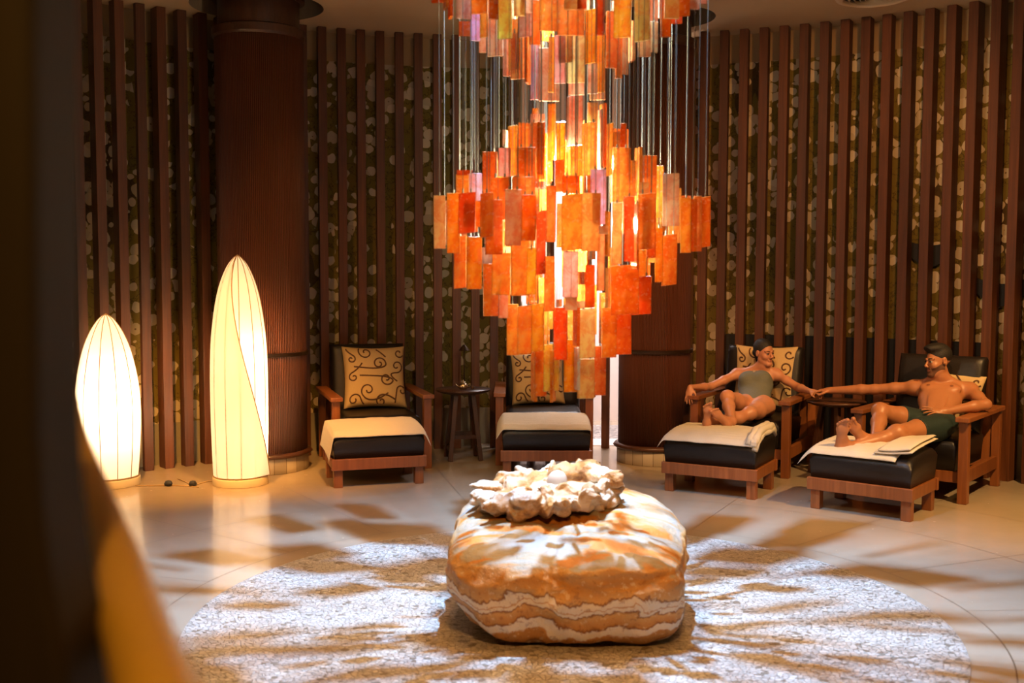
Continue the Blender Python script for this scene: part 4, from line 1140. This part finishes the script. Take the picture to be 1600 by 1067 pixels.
# swimsuit
S = T; 
S.cut(TP(0, 0, .845), nrm(ax[2] + ax[1] * .02))
S.cut(TP(.0, .0, -.02) - ax[1] * .0, -ax[2])
for s_ in (-1, 1): S.cut(TP(s_ * .075, .08, -.02), nrm(-ax[2] * .8 + ax[0] * s_ * .75 + ax[1] * .25))
S.mesh('swimsuit', M['swimsuit'], t, .007)
bm = bmesh.new(); c_ = TP(0, .108, .76); mm = Matrix((tuple(ax[0]), tuple(ax[1]), tuple(ax[2]))).transposed().to_4x4(); mm.translation = Vector(c_)
box(bm, -.011, .011, -.01, .012, -.032, .028, mm); from_bm('metal_clasp', bm, M['clasp'], t, bevel=.002)
# hair: slicked back into a low tail
H = Field(w['head'] - .2, w['head'] + .2, .0035)
H.ell(hP(0, -.022, .042), (.077, .092, .083), hax, .01)
H.cut(hP(0, .050, .048), nrm(hax[1] * .80 - hax[2] * .62)); H.cut(hP(0, .0, -.045), nrm(-hax[2] + hax[1] * .2))
H.ell(hP(0, -.108, -.015), (.034, .032, .034), hax, .02)
H.cone(hP(0, -.10, -.03), hP(-.03, -.115, -.10), .022, .016, .02)
for sx in (-1, 1): H.ell(hP(sx * .078, .004, -.010), (.014, .026, .036), hax, .006, True)
H.mesh('hair', M['hair'], t)

# --- the man
m = dict(pel=V(3.26, 8.33, .565), shL=P3(1430, 603, 8.80), shR=P3(1516, 607, 8.60), elL=P3(1367, 606, 8.96), wrL=P3(1298, 608, 9.13),
         elR=P3(1541, 629, 8.36), wrR=P3(1478, 640, 8.28), hpL=V(3.18, 8.38, .56), hpR=V(3.25, 8.24, .55),
         knL=P3(1376, 640, 8.26), anL=P3(1368, 688, 7.97), knR=P3(1402, 674, 7.98), anR=P3(1326, 697, 7.90), head=P3(1466, 561, 8.66))
m['fw'] = V(-.97, -.22, -.10); m['up'] = V(.02, .06, 1)
t, F, T, TP, ax, L, mid = person('shirtless bearded man in dark green shorts reclining with crossed bare feet, holding the woman\'s hand', m, True)
foot(F, P3(1361, 703, 7.93), P3(1328, 655, 7.87), V(-.25, -1, .25), V(.8, 0, .6), m['anL'], 1.08)
foot(F, P3(1311, 711, 7.86), P3(1318, 652, 7.80), V(-.3, -1, .2), V(.9, 0, .1), m['anR'], 1.08)
hand(F, m['wrL'], V(-.85, .35, -.05), V(.1, 0, -1), V(-.3, -.9, .2), (.55, .6, .65, .7), 1.05, .03)
hand(F, m['wrR'], V(-.95, -.05, .08), V(.1, .5, -.8), V(.1, .6, .6), (.12, .15, .20, .25), 1.08, .22)
hP, hax = head(F, m['head'], m['fw'], m['up'], 1.06, True)
F.mesh('body', M['skin_m'], t)
face_parts(t, hP, hax, 1.06, True, -.1)
for s_ in (-1, 1):
    bm = bmesh.new(); bmesh.ops.create_uvsphere(bm, u_segments=16, v_segments=8, radius=1)
    for v in bm.verts: v.co = Vector((v.co.x * .014, v.co.y * .003, v.co.z * .011))
    o = from_bm('areola', bm, M['nipple'], t, True); mm = Matrix((tuple(ax[0]), tuple(ax[1]), tuple(ax[2]))).transposed().to_4x4()
    mm.translation = Vector(TP(s_ * .086, .1095, .775)); o.matrix_local = mm
# shorts
S = Field(np.minimum(m['hpL'], m['knR']) - .3, np.maximum(m['hpR'], m['hpL']) + .3, .004)
S.D[:] = .5
S.ell(TP(0, 0, .03), (.168, .115, .12), ax, .02)
for hp, kn in (('hpL', 'knL'), ('hpR', 'knR')):
    a, b = m[hp], m[kn]; S.cone(a, a + (b - a) * .62, .108, .092, .03)
S2 = S.copy()
S.cut(TP(0, 0, .20), ax[2])
for hp, kn in (('hpL', 'knL'), ('hpR', 'knR')):
    a, b = m[hp], m[kn]; dd = nrm(b - a)
    X, Y, Z = S.ax[0][:, None, None], S.ax[1][None, :, None], S.ax[2][None, None, :]
    pc = a + (b - a) * .52
    near = np.sqrt((X - pc[0]) ** 2 + (Y - pc[1]) ** 2 + (Z - pc[2]) ** 2)
    pl = ((X - pc[0]) * dd[0] + (Y - pc[1]) * dd[1] + (Z - pc[2]) * dd[2])
    S.D = np.maximum(S.D, np.where(near < .17, pl, -1)).astype(np.float32)
S.mesh('shorts', M['shorts'], t)
# hair and beard
H = Field(m['head'] - .22, m['head'] + .22, .0035)
H.ell(hP(0, -.020, .044), [q * 1.06 for q in (.077, .093, .083)], hax, .01)
H.ell(hP(0, .018, .100), [q * 1.06 for q in (.066, .085, .038)], hax, .02)
H.cut(hP(0, .060, .050), nrm(hax[1] * .85 - hax[2] * .50)); H.cut(hP(0, .0, -.035), nrm(-hax[2] + hax[1] * .25))
for sx in (-1, 1): H.ell(hP(sx * .078, .004, -.008), (.016, .028, .036), hax, .006, True)
H.mesh('hair', M['hair'], t)
B = Field(m['head'] - .2, m['head'] + .2, .0035)
head(B, m['head'], m['fw'], m['up'], 1.06, True)
B.D -= .0028
B.cut(hP(0, .050, -.036), nrm(hax[1] * .38 + hax[2] * .92)); B.cut(hP(0, -.006, 0), -hax[1]); B.cut(hP(0, 0, -.128), -hax[2])
B.ell(hP(0, .095, -.062), (.023, .03, .011), hax, .004, True)
B.cone(hP(-.019, .089, -.047), hP(.019, .089, -.047), .0052, .0052, .004)
B.mesh('beard', M['beard'], t)
